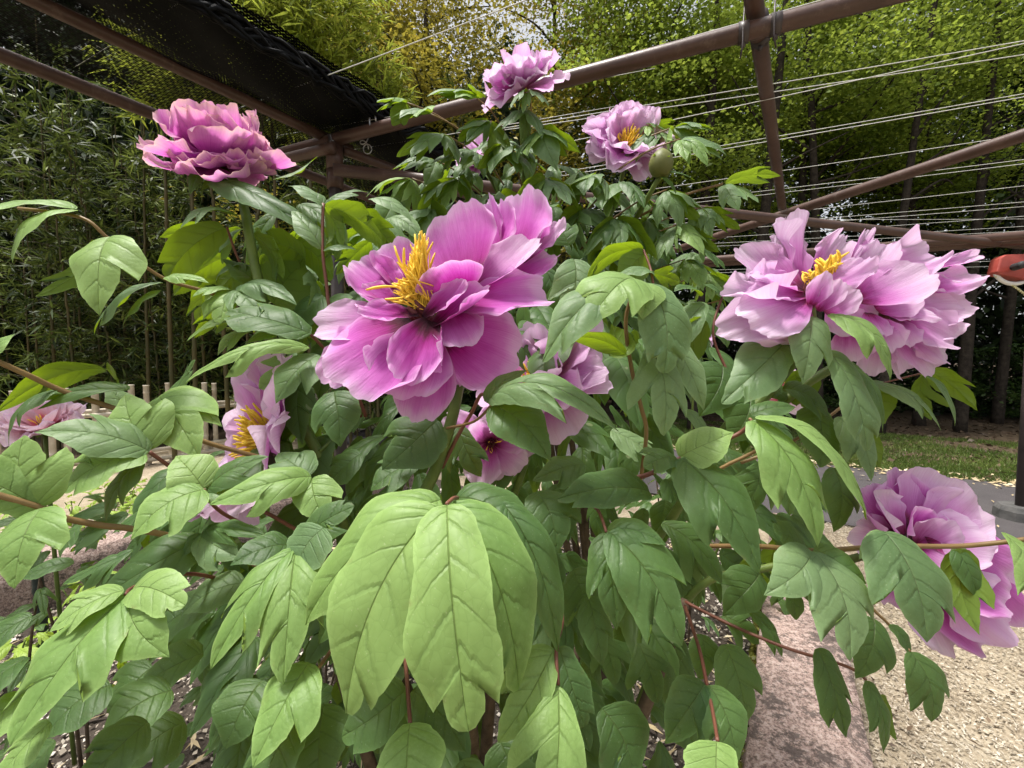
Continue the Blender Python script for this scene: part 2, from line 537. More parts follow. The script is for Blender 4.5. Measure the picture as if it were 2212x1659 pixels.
M['soil'] = mat_ground('dark_soil', [(0.35, (0.025, 0.02, 0.016)), (0.6, (0.075, 0.06, 0.048)), (0.75, (0.16, 0.13, 0.1))], 6, 90)
M['chipground'] = mat_ground('chip_ground', [(0.3, (0.15, 0.115, 0.08)), (0.5, (0.31, 0.255, 0.18)), (0.72, (0.48, 0.42, 0.32))], 5, 70)
M['asphalt'] = mat_ground('asphalt', [(0.3, (0.055, 0.05, 0.052)), (0.6, (0.085, 0.077, 0.078)), (0.75, (0.13, 0.12, 0.118))], 3, 180, 0.85, 0.5, 0.004)
M['forest'] = mat_ground('forest_floor', [(0.3, (0.035, 0.025, 0.016)), (0.55, (0.09, 0.065, 0.042)), (0.75, (0.17, 0.13, 0.085))], 1.5, 30)

# ------------------------------------------------------------------ peony leaves
OUT = {
    'o': [[(0, 0), (.085, .015), (.20, .09), (.285, .23), (.305, .40), (.265, .58), (.165, .76), (.065, .90), (.015, .975), (0, 1)]],
    'n': [[(0, 0), (.06, .02), (.14, .12), (.19, .28), (.195, .48), (.16, .68), (.09, .86), (.03, .96), (0, 1)]],
    'l': [[(0, 0), (.10, .01), (.24, .10), (.33, .26), (.365, .44), (.375, .57), (.345, .70)],
          [(.345, .70), (.28, .62), (.205, .56)],
          [(.205, .56), (.205, .66), (.15, .80), (.06, .92), (.014, .98), (0, 1)]],
    't': [[(0, 0), (.09, .01), (.21, .12), (.30, .30), (.34, .50), (.34, .68), (.30, .86)],
          [(.30, .86), (.245, .76), (.16, .68)],
          [(.16, .68), (.17, .77), (.13, .87), (.05, .955), (.012, .99), (0, 1)]],
    'k': [[(0, 0), (.06, .02), (.15, .14), (.225, .32), (.265, .50), (.285, .66), (.28, .83)],
          [(.28, .83), (.22, .70), (.135, .58)],
          [(.135, .58), (.155, .70), (.125, .84), (.05, .94), (.012, .985), (0, 1)]],
    'b': [[(0, 0), (.075, .005), (.16, .09), (.20, .27), (.225, .46), (.24, .62), (.222, .77), (.165, .905)],
          [(.165, .905), (.135, .87), (.10, .85)],
          [(.10, .85), (.095, .93), (.05, .985), (.012, .995), (0, 1)]],
    'd': [[(0, 0), (.08, .02), (.18, .14), (.30, .30), (.40, .46), (.45, .60), (.46, .74)],
          [(.46, .74), (.36, .66), (.26, .56), (.17, .50)],
          [(.17, .50), (.20, .62), (.17, .80), (.07, .94), (0, 1)]],
}


def resample(segs, K):
    pts, corners = [], []
    for s in segs:
        q = smoothpts([(a, b, 0) for a, b in s], 5)
        q = [(p.x, p.y) for p in q]
        if pts:
            q = q[1:]
        pts += q
        corners.append(len(pts) - 1)
    P = np.array(pts)
    d = np.r_[0, np.cumsum(np.hypot(*np.diff(P, axis=0).T))]
    tt = np.linspace(0, d[-1], K)
    for c in corners[:-1]:
        i = int(np.argmin(abs(tt - d[c])))
        tt[i] = d[c]
    return np.c_[np.interp(tt, d, P[:, 0]), np.interp(tt, d, P[:, 1])]


VAR = {}


def leaf_variant(kl, kr, bend, fold, seed):
    key = (kl, kr, bend, fold, seed)
    if key in VAR:
        return VAR[key]
    rs = np.random.default_rng(seed * 97 + 5)
    K, T = 32, 6
    verts, uvs, faces = [], [], []
    mids = None
    base = 0
    for side, kk in ((1, kr), (-1, kl)):
        O = resample(OUT[kk], K)
        O[:, 0] *= 1 + 0.12 * (rs.random() - .5)
        O[1:-1] += rs.normal(0, 0.004, (K - 2, 2))
        O[:, 0] += .018 * np.sin(O[:, 1] * 11 + rs.random() * 6) * np.sin(math.pi * np.linspace(0, 1, K))
        my = np.maximum.accumulate(np.clip(O[:, 1] - 1.05 * O[:, 0], 0, 1))
        my = 0.82 * my + 0.18 * np.linspace(0, 1, K)
        kf = np.r_[0, np.cumsum(np.hypot(*np.diff(O, axis=0).T))]
        kf /= kf[-1]
        my[0], my[-1] = 0, 1
        for k in range(K):
            for j in range(T + 1):
                t = j / T
                # side veins curve toward the tip
                x = side * O[k, 0] * t
                y = my[k] + (O[k, 1] - my[k]) * (t ** 1.15)
                verts.append((x, y))
                uvs.append((kf[k] + (.5 / 7 if side < 0 else 0), side * t))
        for k in range(K - 1):
            for j in range(T):
                a = base + k * (T + 1) + j
                q = (a, a + 1, a + T + 2, a + T + 1)
                faces.append(q if side > 0 else q[::-1])
        base = len(verts)
    P = np.array(verts)
    x, y = P[:, 0], P[:, 1]
    U = np.array(uvs)
    ph, ph2 = rs.random(2) * 6.28
    # cross section: V fold near the midrib then margins roll down
    z = fold * np.abs(x) - (0.55 + 0.5 * fold) * x * x * 1.6
    z += 0.018 * np.sin(9 * y + ph) * np.abs(x) / 0.3 + 0.012 * np.sin(15 * y + 7 * x + ph2) * (np.abs(x) / .3)
    z += 0.006 * np.abs(np.cos(math.pi * (U[:, 0] * 7.0))) * np.sin(math.pi * np.clip(np.abs(U[:, 1]), 0, 1) ** .7)
    x = x + 0.05 * math.sin(ph) * np.sin(math.pi * np.clip(y, 0, 1))
    # bend along the midrib towards -z
    n = 60
    s = np.linspace(0, 1, n)
    prof = (1.55 - 1.1 * s)
    th = bend * 0.5 - np.r_[0, np.cumsum((prof[1:] + prof[:-1]) / 2 * np.diff(s))] * bend
    cy = np.r_[0, np.cumsum(np.cos(th[:-1]) * np.diff(s))]
    cz = np.r_[0, np.cumsum(np.sin(th[:-1]) * np.diff(s))]
    yc = np.clip(y, 0, 1)
    ti = np.interp(yc, s, th)
    Y = np.interp(yc, s, cy) - np.sin(ti) * z
    Z = np.interp(yc, s, cz) + np.cos(ti) * z
    V = np.c_[x, Y, Z]
    tip = np.array([0, cy[-1], cz[-1]])
    width = 2 * 0.5 * (max(P[:, 0]) - min(P[:, 0]))
    VAR[key] = (V, np.array(faces), U, tip, width, {})
    return VAR[key]


def frame_place(tip, width, b, t, nh, w):
    """matrix mapping the unit variant so that origin->b, tip->t, normal about nh, width w"""
    tip = Vector(tip)
    ex = Vector((1, 0, 0))
    tipyz = Vector((0, tip.y, tip.z))
    L = tipyz.length
    ec = tipyz.normalized()
    en = ex.cross(ec)
    R1 = Matrix((ex, ec, en))                 # rows: local -> frame
    d = t - b
    D = d.length
    fc = d.normalized()
    nn = nh - fc * nh.dot(fc)
    if nn.length < 1e-4:
        nn = Vector((0, 0, 1)) - fc * fc.z
    nn.normalize()
    fx = fc.cross(nn)
    R2 = Matrix((fx, fc, nn)).transposed()
    s = D / L
    S = Matrix.Diagonal((w / width, s, s))
    A = R2 @ S @ R1
    Mx = A.to_4x4()
    Mx.translation = b
    return Mx


LEAFKIND = {'o': ('o', 'o'), 'n': ('n', 'n'), '2': ('o', 'l'), '-2': ('l', 'o'), '3': ('l', 't'), '-3': ('t', 'l'), 'd': ('d', 'd'), 't': ('t', 'o'), 'd2': ('d', 'l'), 'k': ('k', 'k'), 'b': ('b', 'b'), 'b2': ('b', 'o'), 'b3': ('o', 'b'), 'b4': ('b', 'k'), 'k2': ('o', 'k'), 'k3': ('k', 'l'), 'k4': ('k', 'd')}
NCOUNT = {}


def leaf(parent, b, t, w, kind='o', bend=0.9, n=(0, .45, .8), mat='leaf', fold=0.25, seed=None, name='leaf', world=False, collect=None):
    """b,t = (px, py, depth) and w in px at mean depth, or world vectors / metres"""
    if world:
        B, Tt, W = b, t, w
        nh = Vector(n)
    else:
        B, Tt = at(*b), at(*t)
        W = w / F * 0.5 * (b[2] + t[2])
        nh = cdir(n)
    if seed is None:
        seed = RND.randrange(7)
    kl, kr = LEAFKIND[kind]
    V, Fc, U, tip, width, cache = leaf_variant(kl, kr, round(bend * 4) / 4, round(fold * 5) / 5, seed)
    Mx = frame_place(tip, width, B, Tt, nh, W)
    if collect is not None:
        A = np.array(Mx)
        collect.append((V @ A[:3, :3].T + A[:3, 3], Fc, U))
        return None
    if mat not in cache:
        cache[mat] = mesh_np('leaf', V, Fc, M[mat], U)
    return link(name, cache[mat], parent, Mx)


PV = {}


def petal_variant(cup, roll, ruff, jag, seed, res=1):
    key = (cup, roll, ruff, jag, seed, res)
    if key in PV:
        return PV[key]
    rs = np.random.default_rng(seed * 31 + 3)
    nu, nv = (14, 20) if res == 1 else (22, 34)
    u = np.linspace(0, 1, nu + 1)
    v = np.linspace(-1, 1, nv + 1)
    Ug, Vg = np.meshgrid(u, v, indexing='ij')
    ph = rs.random(8) * 6.28
    margin = 1 - 0.36 * np.abs(Vg) ** 3.0
    margin += 0.022 * np.sin(5.3 * Vg + ph[0]) + 0.016 * np.sin(11 * Vg + ph[1])
    margin += jag * (0.014 * np.sin(19 * Vg + ph[2]) + 0.010 * np.sin(37 * Vg + ph[3]))
    margin -= jag * 0.05 * np.exp(-((Vg - (rs.random() - .5) * 1.1) / 0.07) ** 2)
    f = 0.16 + 0.84 * np.clip(Ug, 0, 1) ** 0.75
    f *= 1 - 0.22 * Ug ** 4
    x = 0.5 * Vg * f * (1 + 0.05 * np.sin(3 * Ug + ph[4]))
    y = Ug * margin
    z = roll * (Vg ** 2) * f * 0.35
    amp = ruff * Ug ** 2.2
    z += amp * (0.06 * np.sin(4.2 * Vg + ph[5] + 1.5 * Ug) + 0.045 * np.sin(8.6 * Vg + ph[6] - 2 * Ug) * (0.4 + .6 * np.abs(Vg)))
    z += amp * np.abs(Vg) ** 3 * 0.06 * np.sin(15 * Ug + ph[7])
    z += ruff * Ug ** 3 * 0.012 * np.sin(19 * Vg + ph[3])
    n = 60
    s = np.linspace(0, 1.1, n)
    prof = 0.4 + 1.2 * s
    th = -cup * 0.5 + np.r_[0, np.cumsum((prof[1:] + prof[:-1]) / 2 * np.diff(s))] * cup
    cy = np.r_[0, np.cumsum(np.cos(th[:-1]) * np.diff(s))]
    cz = np.r_[0, np.cumsum(np.sin(th[:-1]) * np.diff(s))]
    ti = np.interp(y, s, th)
    Y = np.interp(y, s, cy) - np.sin(ti) * z
    Z = np.interp(y, s, cz) + np.cos(ti) * z
    V = np.stack([x, Y, Z], -1).reshape(-1, 3)
    idx = np.arange((nu + 1) * (nv + 1)).reshape(nu + 1, nv + 1)
    Fc = np.stack([idx[:-1, :-1], idx[:-1, 1:], idx[1:, 1:], idx[1:, :-1]], -1).reshape(-1, 4)
    UV = np.stack([Ug, Vg], -1).reshape(-1, 2)
    tip = np.array([0, np.interp(1, s, cy), np.interp(1, s, cz)])
    PV[key] = (V, Fc, UV, tip, float(x.max() - x.min()), {})
    return PV[key]


def petal(parent, b, t, w, cup=0.5, n=(0, .4, .9), mat='petal', roll=0.35, ruff=1.0, jag=0.6, seed=None, world=False, res=1):
    if world:
        B, Tt, W, nh = b, t, w, Vector(n)
    else:
        B, Tt = at(*b), at(*t)
        W = w / F * 0.5 * (b[2] + t[2])
        nh = cdir(n)
    if seed is None:
        seed = RND.randrange(6)
    V, Fc, U, tip, width, cache = petal_variant(round(cup * 4) / 4, round(roll * 5) / 5, round(ruff * 2) / 2, round(jag * 2) / 2, seed, res)
    Mx = frame_place(tip, width, B, Tt, nh, W)
    if mat not in cache:
        cache[mat] = mesh_np('petal', V, Fc, M[mat], U)
    return link('petal', cache[mat], parent, Mx)


def stem(parent, pts, r, mat='stem_green', name='stem', world=False, sides=8, n=6):
    P = [p if world else at(*p) for p in pts]
    Q = smoothpts(P, n)
    if not hasattr(r, '__len__'):
        r = (r, r)
    rad = [r[0] + (r[1] - r[0]) * i / (len(Q) - 1) for i in range(len(Q))]
    mb = MB()
    mb.tube(Q, rad, sides)
    return mb.build(name, M[mat], parent)


STV = []


def stamen_meshes():
    for i in range(6):
        rs = random.Random(i)
        mb = MB()
        bx, by = rs.uniform(-.28, .28), rs.uniform(-.28, .28)
        pts = [Vector((bx * (s ** 2) + .05 * math.sin(5 * s + i), by * (s ** 2) + .05 * math.cos(4 * s + i), s)) for s in np.linspace(0, 1, 7)]
        mb.tube(pts, [.026, .026, .026, .03, .044, .046, .026], 6)
        V = np.concatenate(mb.V)
        Fc = np.concatenate(mb.F)
        me = bpy.data.meshes.new('stamen')
        me.from_pydata(V.tolist(), [], [tuple(f) if f[0] != f[3] else tuple(f[:3]) for f in Fc.tolist()])
        me.polygons.foreach_set('use_smooth', np.ones(len(me.polygons), bool))
        me.materials.append(M['stamen'])
        STV.append(me)


stamen_meshes()


def stamen(parent, b, d, L, i=None, fat=1.0):
    d = d.normalized()
    q = d.to_track_quat('Z', 'Y')
    Mx = Matrix.LocRotScale(b, q, Vector((L * fat, L * fat, L)))
    me = STV[RND.randrange(6) if i is None else i]
    return link('stamen', me, parent, Mx)


def flower_core(parent, c, axis, r):
    """green receptacle with carpels: the root mesh of one flower"""
    mb = MB()
    ax = axis.normalized()
    mb.tube([c - ax * r * 1.0, c - ax * r * .5, c - ax * .1 * r, c + ax * r * .15], [r * .35, r * .9, r * .95, r * .3], 10)
    x = ax.orthogonal().normalized()
    y = ax.cross(x)
    for k in range(5):
        a = k * 2 * math.pi / 5
        o = (x * math.cos(a) + y * math.sin(a)) * r * .4
        mb.tube([c + o, c + o * 1.3 + ax * r, c + o * 1.7 + ax * r * 1.8], [r * .38, r * .34, r * .08], 6)
    return mb.build('flower', M['core'], parent)


def sepals(parent, c, axis, r, n=5, sc=1.0):
    ax = axis.normalized()
    x = ax.orthogonal().normalized()
    y = ax.cross(x)
    for k in range(n):
        a = k * 2 * math.pi / n + RND.uniform(-.3, .3)
        o = (x * math.cos(a) + y * math.sin(a))
        leaf(parent, c - ax * r * .5 + o * r * .5, c - ax * r * RND.uniform(.6, 2.2) + o * r * RND.uniform(2.2, 3.6) * sc, r * RND.uniform(1.2, 2.0), 'o', .6,
             ax, 'leaf', .2, name='sepal', world=True)


def auto_flower(parent, c, axis, R, whorls, mat='petal_pale', seed=1, nst=24, st_len=.28, jit=.16, ruff=1.2, jag=.7, res=1):
    rs = random.Random(seed)
    ax = axis.normalized()
    x = ax.orthogonal().normalized()
    y = ax.cross(x)
    root = flower_core(parent, c, ax, R * .12)
    for (n, e, L, W, cup) in whorls:
        a0 = rs.uniform(0, 6.28)
        for k in range(n):
            a = a0 + 2 * math.pi * k / n + rs.uniform(-jit, jit) * 2
            rad = x * math.cos(a) + y * math.sin(a)
            ee = math.radians(e + rs.uniform(-16, 16))
            d = ax * math.cos(ee) + rad * math.sin(ee)
            nn = ax * math.sin(ee) - rad * math.cos(ee)
            ln = R * L * rs.uniform(.85, 1.12)
            b = c + rad * R * .06
            petal(root, b, b + d * ln, R * W * rs.uniform(.8, 1.2), cup + rs.uniform(-.25, .25), nn, mat, rs.choice([.2, .4, .6]), ruff, jag,
                  rs.randrange(6), world=True, res=res)
    for k in range(nst):
        a = rs.uniform(0, 6.28)
        e = math.radians(rs.uniform(2, 42))
        rad = x * math.cos(a) + y * math.sin(a)
        stamen(root, c + rad * R * rs.uniform(.03, .13), ax * math.cos(e) + rad * math.sin(e), R * st_len * rs.uniform(.8, 1.2), fat=.8)
    sepals(root, c, ax, R * .13)
    return root

# ------------------------------------------------------------------ ground, bed, kerbs, path
UA = Vector((0.54, 0.84, 0)).normalized()      # long axis of the bed, kerbs and pergola
VA = Vector((UA.y, -UA.x, 0))                   # across it, to the right
GZ = 0.0


def uv2w(u, v, z=0.0, o=Vector((0.69, 1.2, 0))):
    return o + UA * u + VA * v + Vector((0, 0, z))


def sheet(name, corners, mat, kind='structure', nx=2, ny=2, zj=0.0):
    a, b, c, d = [Vector(p) for p in corners]
    V, Fc = [], []
    for i in range(nx + 1):
        for j in range(ny + 1):
            p = a.lerp(b, i / nx).lerp(d.lerp(c, i / nx), j / ny)
            V.append((p.x, p.y, p.z + (RND.uniform(-zj, zj) if zj else 0)))
    for i in range(nx):
        for j in range(ny):
            q = i * (ny + 1) + j
            Fc.append((q, q + ny + 1, q + ny + 2, q + 1))
    o = link(name, mesh_np(name, V, Fc, mat))
    o['kind'] = kind
    return o


sheet('ground', [(-250, -250, GZ - .02), (250, -250, GZ - .02), (250, 250, GZ - .02), (-250, 250, GZ - .02)], M['forest'])
sheet('chip_yard', [uv2w(-6, -7, -.012), uv2w(-6, 9, -.012), uv2w(2.62, 9, -.012), uv2w(2.62, -7, -.012)], M['chipground'], nx=30, ny=30, zj=.004)
# path runs across (VA), its near edge about 3.7 m off on the right
P0, P1 = 2.55, 4.75
sheet('asphalt_path', [uv2w(P0, -12, .004), uv2w(P0, 14, .004), uv2w(P1, 14, .004), uv2w(P1, -12, .004)], M['asphalt'], nx=4, ny=4)
# bed: right kerb inner edge at v = 0, left kerb inner face at v = -2.85
BW = 2.85
sheet('bed_soil', [uv2w(-3.2, -BW - .02, .03), uv2w(-3.2, .02, .03), uv2w(1.75, .02, .03), uv2w(1.75, -BW - .02, .03)], M['soil'], nx=50, ny=34, zj=.012)


def kerb_block(u0, u1, v0, v1, z1, label):
    """a rough granite block: bevelled, slightly uneven"""
    nu = max(4, int((u1 - u0) / .06))
    nv, nz = 5, 4
    V, Fc, mp = [], [], {}

    def vid(i, j, k):
        if (i, j, k) not in mp:
            a, b, c = i / nu, j / nv, k / nz
            e = .012
            u = u0 + (u1 - u0) * a
            v = v0 + (v1 - v0) * b
            z = -.06 + (z1 + .06) * c
            edges = (i in (0, nu)) + (j in (0, nv)) + (k in (0, nz))
            if edges > 1:
                u += e * (1 if i == 0 else -1 if i == nu else 0)
                v += e * (1 if j == 0 else -1 if j == nv else 0)
                z += e * (-1 if k == nz else 0)
            p = uv2w(u, v, z)
            p += Vector((RND.uniform(-1, 1), RND.uniform(-1, 1), RND.uniform(-1, 1))) * .0035
            mp[(i, j, k)] = len(V)
            V.append(tuple(p))
        return mp[(i, j, k)]
    for i in range(nu):
        for j in range(nv):
            Fc.append((vid(i, j, nz), vid(i + 1, j, nz), vid(i + 1, j + 1, nz), vid(i, j + 1, nz))[::-1])
        for k in range(nz):
            Fc.append((vid(i, 0, k), vid(i + 1, 0, k), vid(i + 1, 0, k + 1), vid(i, 0, k + 1))[::-1])
            Fc.append((vid(i, nv, k), vid(i + 1, nv, k), vid(i + 1, nv, k + 1), vid(i, nv, k + 1)))
    for j in range(nv):
        for k in range(nz):
            Fc.append((vid(0, j, k), vid(0, j + 1, k), vid(0, j + 1, k + 1), vid(0, j, k + 1)))
            Fc.append((vid(nu, j, k), vid(nu, j + 1, k), vid(nu, j + 1, k + 1), vid(nu, j, k + 1))[::-1])
    return link('kerb_stone', mesh_np('kerb_stone', V, Fc, M['granite']))


KR = [(-1.02, .66), (.67, 1.74)]
for i, (a, b) in enumerate(KR):
    o = kerb_block(a, b, .0, .27, .27, '')
    tag(o, ['stained pink granite kerb stone between dark bed soil and wood chips, under drooping peony leaves',
            'far pink granite kerb stone mostly hidden behind the peony leaves, towards the path'][i], 'kerb stone')
for i, (a, b) in enumerate([(-1.3, -.46), (-.45, .46), (.47, 1.74)]):
    o = kerb_block(a, b, -BW - .27, -BW, .27, '')
    tag(o, ['pink granite kerb stone low on the bamboo side of the bed', 'pink granite kerb stone behind the dark green stake', 'pink granite kerb stone along the far bamboo side, under leaves'][i], 'kerb stone')


def cards(cent, dirs, nrm, L, W, mid=.45, droop=0.0):
    """rhombic leaf faces: (n,3) centres at the base, dirs along, nrm normal"""
    n = len(cent)
    dirs = dirs / np.linalg.norm(dirs, axis=1, keepdims=True)
    nrm = nrm - dirs * (nrm * dirs).sum(1, keepdims=True)
    nrm /= np.linalg.norm(nrm, axis=1, keepdims=True) + 1e-9
    side = np.cross(dirs, nrm)
    L = np.broadcast_to(L, n)[:, None]
    W = np.broadcast_to(W, n)[:, None]
    a = cent
    b = cent + dirs * L * mid + side * W / 2 + nrm * W * .15
    c = cent + dirs * L - nrm * L * droop
    d = cent + dirs * L * mid - side * W / 2 + nrm * W * .15
    V = np.stack([a, b, c, d], 1).reshape(-1, 3)
    Fc = np.arange(4 * n).reshape(n, 4)
    return V, Fc


def scatter_chips(name, n, fn, size, mat, flat=.35, aspect=.35, zoff=.006):
    """n small chips; fn(rng, n) gives (n,3) positions"""
    P = fn(NR, n)
    n = len(P)
    an = NR.random(n) * 6.28
    d = np.c_[np.cos(an), np.sin(an), NR.normal(0, .22, n)]
    nr = np.c_[NR.normal(0, flat, n), NR.normal(0, flat, n), np.ones(n)]
    L = size * (.5 + NR.random(n) * 1.1)
    P = P.copy()
    P[:, 2] += zoff
    V, Fc = cards(P, d, nr, L, L * aspect * (.5 + NR.random(n)), .5)
    o = link(name, mesh_np(name, V, Fc, mat, smooth=False))
    o['kind'] = 'stuff'
    return o


O3 = np.array([0.69, 1.2, 0.0])
UA3, VA3 = np.array(UA), np.array(VA)


def uvpos(u, v, z):
    return O3 + np.outer(u, UA3) + np.outer(v, VA3) + np.outer(z, [0, 0, 1])


o = scatter_chips('wood_chips', 130000, lambda r, n: uvpos(-1.6 + 4.2 * r.random(n) ** 1.1, .28 + 2.6 * r.random(n) ** 1.15, np.full(n, -.008)), .0125, M['chip'], .5, .3)
tag(o, 'pale beige wood chips strewn over the ground beside the kerb', 'wood chips')
o = scatter_chips('wood_chips', 9000, lambda r, n: uvpos(-1.0 + 4 * r.random(n), -BW - .3 - 1.5 * r.random(n), np.full(n, -.008)), .035, M['chip'], .3, .3)
tag(o, 'straw-coloured chips on the ground between granite kerb and bamboo fence', 'wood chips')
o = scatter_chips('gravel', 26000, lambda r, n: uvpos(-1.6 + 3.2 * r.random(n), -BW + BW * r.random(n), np.full(n, .034)), .013, M['pebble'], .8, .75)
tag(o, 'small pale gravel and bark bits covering the dark bed soil', 'gravel')
o = scatter_chips('straw', 1600, lambda r, n: uvpos(-1.6 + 3.2 * r.random(n), -BW + BW * r.random(n), np.full(n, .045)), .05, M['straw'], .4, .16)
tag(o, 'straw shreds scattered on the bed soil under the peony', 'straw')
o = scatter_chips('leaf_litter', 7000, lambda r, n: uvpos(5.3 + 6 * r.random(n) ** 1.3, -3 + 12 * r.random(n), np.full(n, -.016)), .07, M['litter'], .5, .5)
tag(o, 'brown fallen leaves on the shaded ground beyond the path', 'leaf litter')
o = scatter_chips('path_edge_litter', 1500, lambda r, n: uvpos(4.72 + .12 * r.normal(0, 1, n), -3 + 10 * r.random(n), np.full(n, .008)), .05, M['straw'], .4, .4)
tag(o, 'dry leaf crumbs lined along the far edge of the asphalt path', 'leaf litter')
o = scatter_chips('path_crumbs', 160, lambda r, n: uvpos(2.6 + 2 * r.random(n), -1 + 5 * r.random(n), np.full(n, .008)), .04, M['straw'], .3, .35)
tag(o, 'stray dry leaf bits lying on the grey asphalt path', 'leaf litter')


def grass(name, n, fn, h, label):
    P = fn(NR, n)
    d = np.c_[NR.normal(0, .5, n), NR.normal(0, .5, n), np.ones(n)]
    an = NR.random(n) * 6.28
    V, Fc = cards(P, d, np.c_[np.cos(an), np.sin(an), np.zeros(n)], h * (.4 + NR.random(n)), h * .16, .35)
    o = link(name, mesh_np(name, V, Fc, M['grass']))
    tag(o, label, 'grass', kind='stuff')


def vpatch(r, n, u0, u1, v0, v1):
    u = u0 + (u1 - u0) * r.random(n)
    v = v0 + (v1 - v0) * r.random(n)
    keep = (np.sin(u * 5.1 + 1.3 * np.sin(v * 2.2)) + np.sin(v * 3.7 + u * 2) + r.normal(0, .6, n)) > -.5
    u, v = np.where(keep, u, u0 + .4 * (u1 - u0) * r.random(n)), v
    return uvpos(u, v, np.full(n, -.02))


grass('grass', 110000, lambda r, n: vpatch(r, n, 4.78, 8.0, -3, 8), .05, 'short patchy grass strip between the asphalt path and the dark trees')
grass('grass', 5000, lambda r, n: vpatch(r, n, 2.05, 2.5, 1.9, 4.5), .06, 'green grass tufts around the stone foot of the far post')
o = scatter_chips('dark_bits', 900, lambda r, n: uvpos(-1.6 + 4.2 * r.random(n), .28 + 2.6 * r.random(n), np.full(n, .0)), .022, M['litter'], .4, .4)
tag(o, 'dark leaf crumbs scattered over the pale wood chips', 'leaf litter')
# moss on the bed side of the right kerb
n = 6000
P = uvpos(-.9 + 1.9 * NR.random(n), -.012 + .012 * NR.random(n), .05 + .2 * NR.random(n) ** .8)
keep = (np.sin(P[:, 1] * 9) + np.sin(P[:, 2] * 40 + P[:, 0] * 17) + NR.normal(0, .5, n)) > .2
P = P[keep]
n = len(P)
V, Fc = cards(P, NR.normal(0, 1, (n, 3)) - VA3 * .8, NR.normal(0, 1, (n, 3)), .016, .012)
tag(link('moss', mesh_np('moss', V, Fc, M['moss'])), 'yellow-green moss clinging to the soil side of the granite kerb', 'moss', kind='stuff')

# ------------------------------------------------------------------ pergola of brown pipes
M['concrete'] = mat_simple('grey_concrete', (0.06, 0.06, 0.058), (0.13, 0.125, 0.12), 12, 0.9, 0.2, 0.6, 50, dist=0.006)
HB = 0.85                       # height of the pipe grid above the camera


def onplane(x, y, h):
    """the point at pixel direction (x, y) at height h above the camera (a horizontal plane)"""
    p = at(x, y, 1.0) - CAM
    return CAM + p * (h / p.z)


pergola = empty('pergola', Vector((-.67, 1.62, 0)))
tag(pergola, 'brown steel pipe pergola frame with wires strung above the peonies', 'pergola')


def pipe(a, b, r=.022, mat='pipe', name='beam', ext=(0, 0)):
    d = (b - a).normalized()
    a = a - d * ext[0]
    b = b + d * ext[1]
    mb = MB()
    mb.tube([a.lerp(b, i / 8) for i in range(9)], r, 14)
    return mb.build(name, M[mat], pergola)


pa = onplane(722, 302, HB)
pb = onplane(1640, 62, HB)
pipe(pa, pb, ext=(.35, 1.8))                                   # front beam
pc = onplane(1690, 452, HB + .05)
pd = onplane(1632, 28, HB + .05)
pipe(pc, pd, ext=(.25, 1.2))                                   # cross beam laid on top
pe, pf = onplane(733, 368, .70), onplane(2212, 531, .70)
pipe(pe, pf, ext=(.02, 1.4), r=.022)                           # long lower pipe
pg, ph_ = onplane(1480, 533, .76), onplane(2212, 292, .76)
pipe(pg, ph_, ext=(.9, .6))                                    # diagonal pipe
pipe(onplane(1420, 570, .72), onplane(2212, 508, .72), r=.024, ext=(1, .8))
pipe(onplane(1420, 578, .70), onplane(2212, 521, .70), r=.024, ext=(1, .8))
# pipes under the shade net, running along UA
la = onplane(345, 252, HB - .02)
lb = onplane(400, 165, HB + .02)
a0, a1 = la - UA * 1.6, la + UA * 3.6
pipe(a0, a1, r=.020)
b0, b1 = lb - UA * 1.4, onplane(735, 312, HB + .02)
pipe(b0, b1, r=.018, ext=(0, .05))
# cross pipes beneath the net
ax_ = onplane(610, 345, HB - .05)
pipe(ax_, onplane(722, 318, HB - .05), r=.02, ext=(.12, .0))
pipe(onplane(742, 325, HB - .03), onplane(905, 385, HB - .03), r=.018, ext=(.0, .5))
# posts
mb = MB()
top = pa.copy()
mb.tube([Vector((top.x, top.y, 0.0)), Vector((top.x, top.y, 1.0)), Vector((top.x, top.y, top.z + .01))], .024, 14)
mb.build('post', M['pipe_dark'], pergola)
mb = MB()
mb.tube([Vector((top.x, top.y, top.z - .12)), Vector((top.x, top.y, top.z - .02))], .031, 14)
mb.tube([Vector((top.x, top.y, pe.z - .035)), Vector((top.x, top.y, pe.z + .035))], .031, 14)
mb.build('clamp', M['pipe'], pergola)
fp = onplane(2207, 1088, -CAMH + .12)
mb = MB()
mb.tube([Vector((fp.x, fp.y, .1)), Vector((fp.x, fp.y, 1.0)), Vector((fp.x, fp.y, 2.05))], .036, 14)
mb.build('post', M['pipe_dark'], pergola)
for (cc, dd) in ((onplane(1640, 62, HB), (pb - pa).normalized()), (onplane(1640, 62, HB + .05), (pc - pd).normalized())):
    for s in (-1, 1):
        mb = MB()
        mb.tube([cc + dd * (.036 * s - .012), cc + dd * (.036 * s + .012)], .0255, 14)
        mb.tube([cc + dd * .036 * s + Vector((0, 0, -.022)), cc + dd * .036 * s + Vector((0, 0, -.036))], .006, 6)
        mb.build('clamp', M['pipe_dark'], pergola)
for (px, py) in ((1640, 62),):
    c = onplane(px, py, HB)
    for s in (-1, 1):
        mb = MB()
        q = c + UA * .0 + VA * (.034 * s)
        mb.tube([q + Vector((0, 0, .08)), q + Vector((0, 0, 0)) - UA * .03, q + Vector((0, 0, -.045)) - UA * .028, q + Vector((.006 * s, 0, -.075)) - UA * .026], .0022, 6)
        mb.build('wire_tie', M['pipe_dark'], pergola)
mb = MB()
mb.tube([Vector((fp.x, fp.y, -.03)), Vector((fp.x, fp.y, .07)), Vector((fp.x, fp.y, .105))], [.15, .145, .12], 9, jit=.08)
mb.build('footing', M['concrete'], pergola, smooth=False)


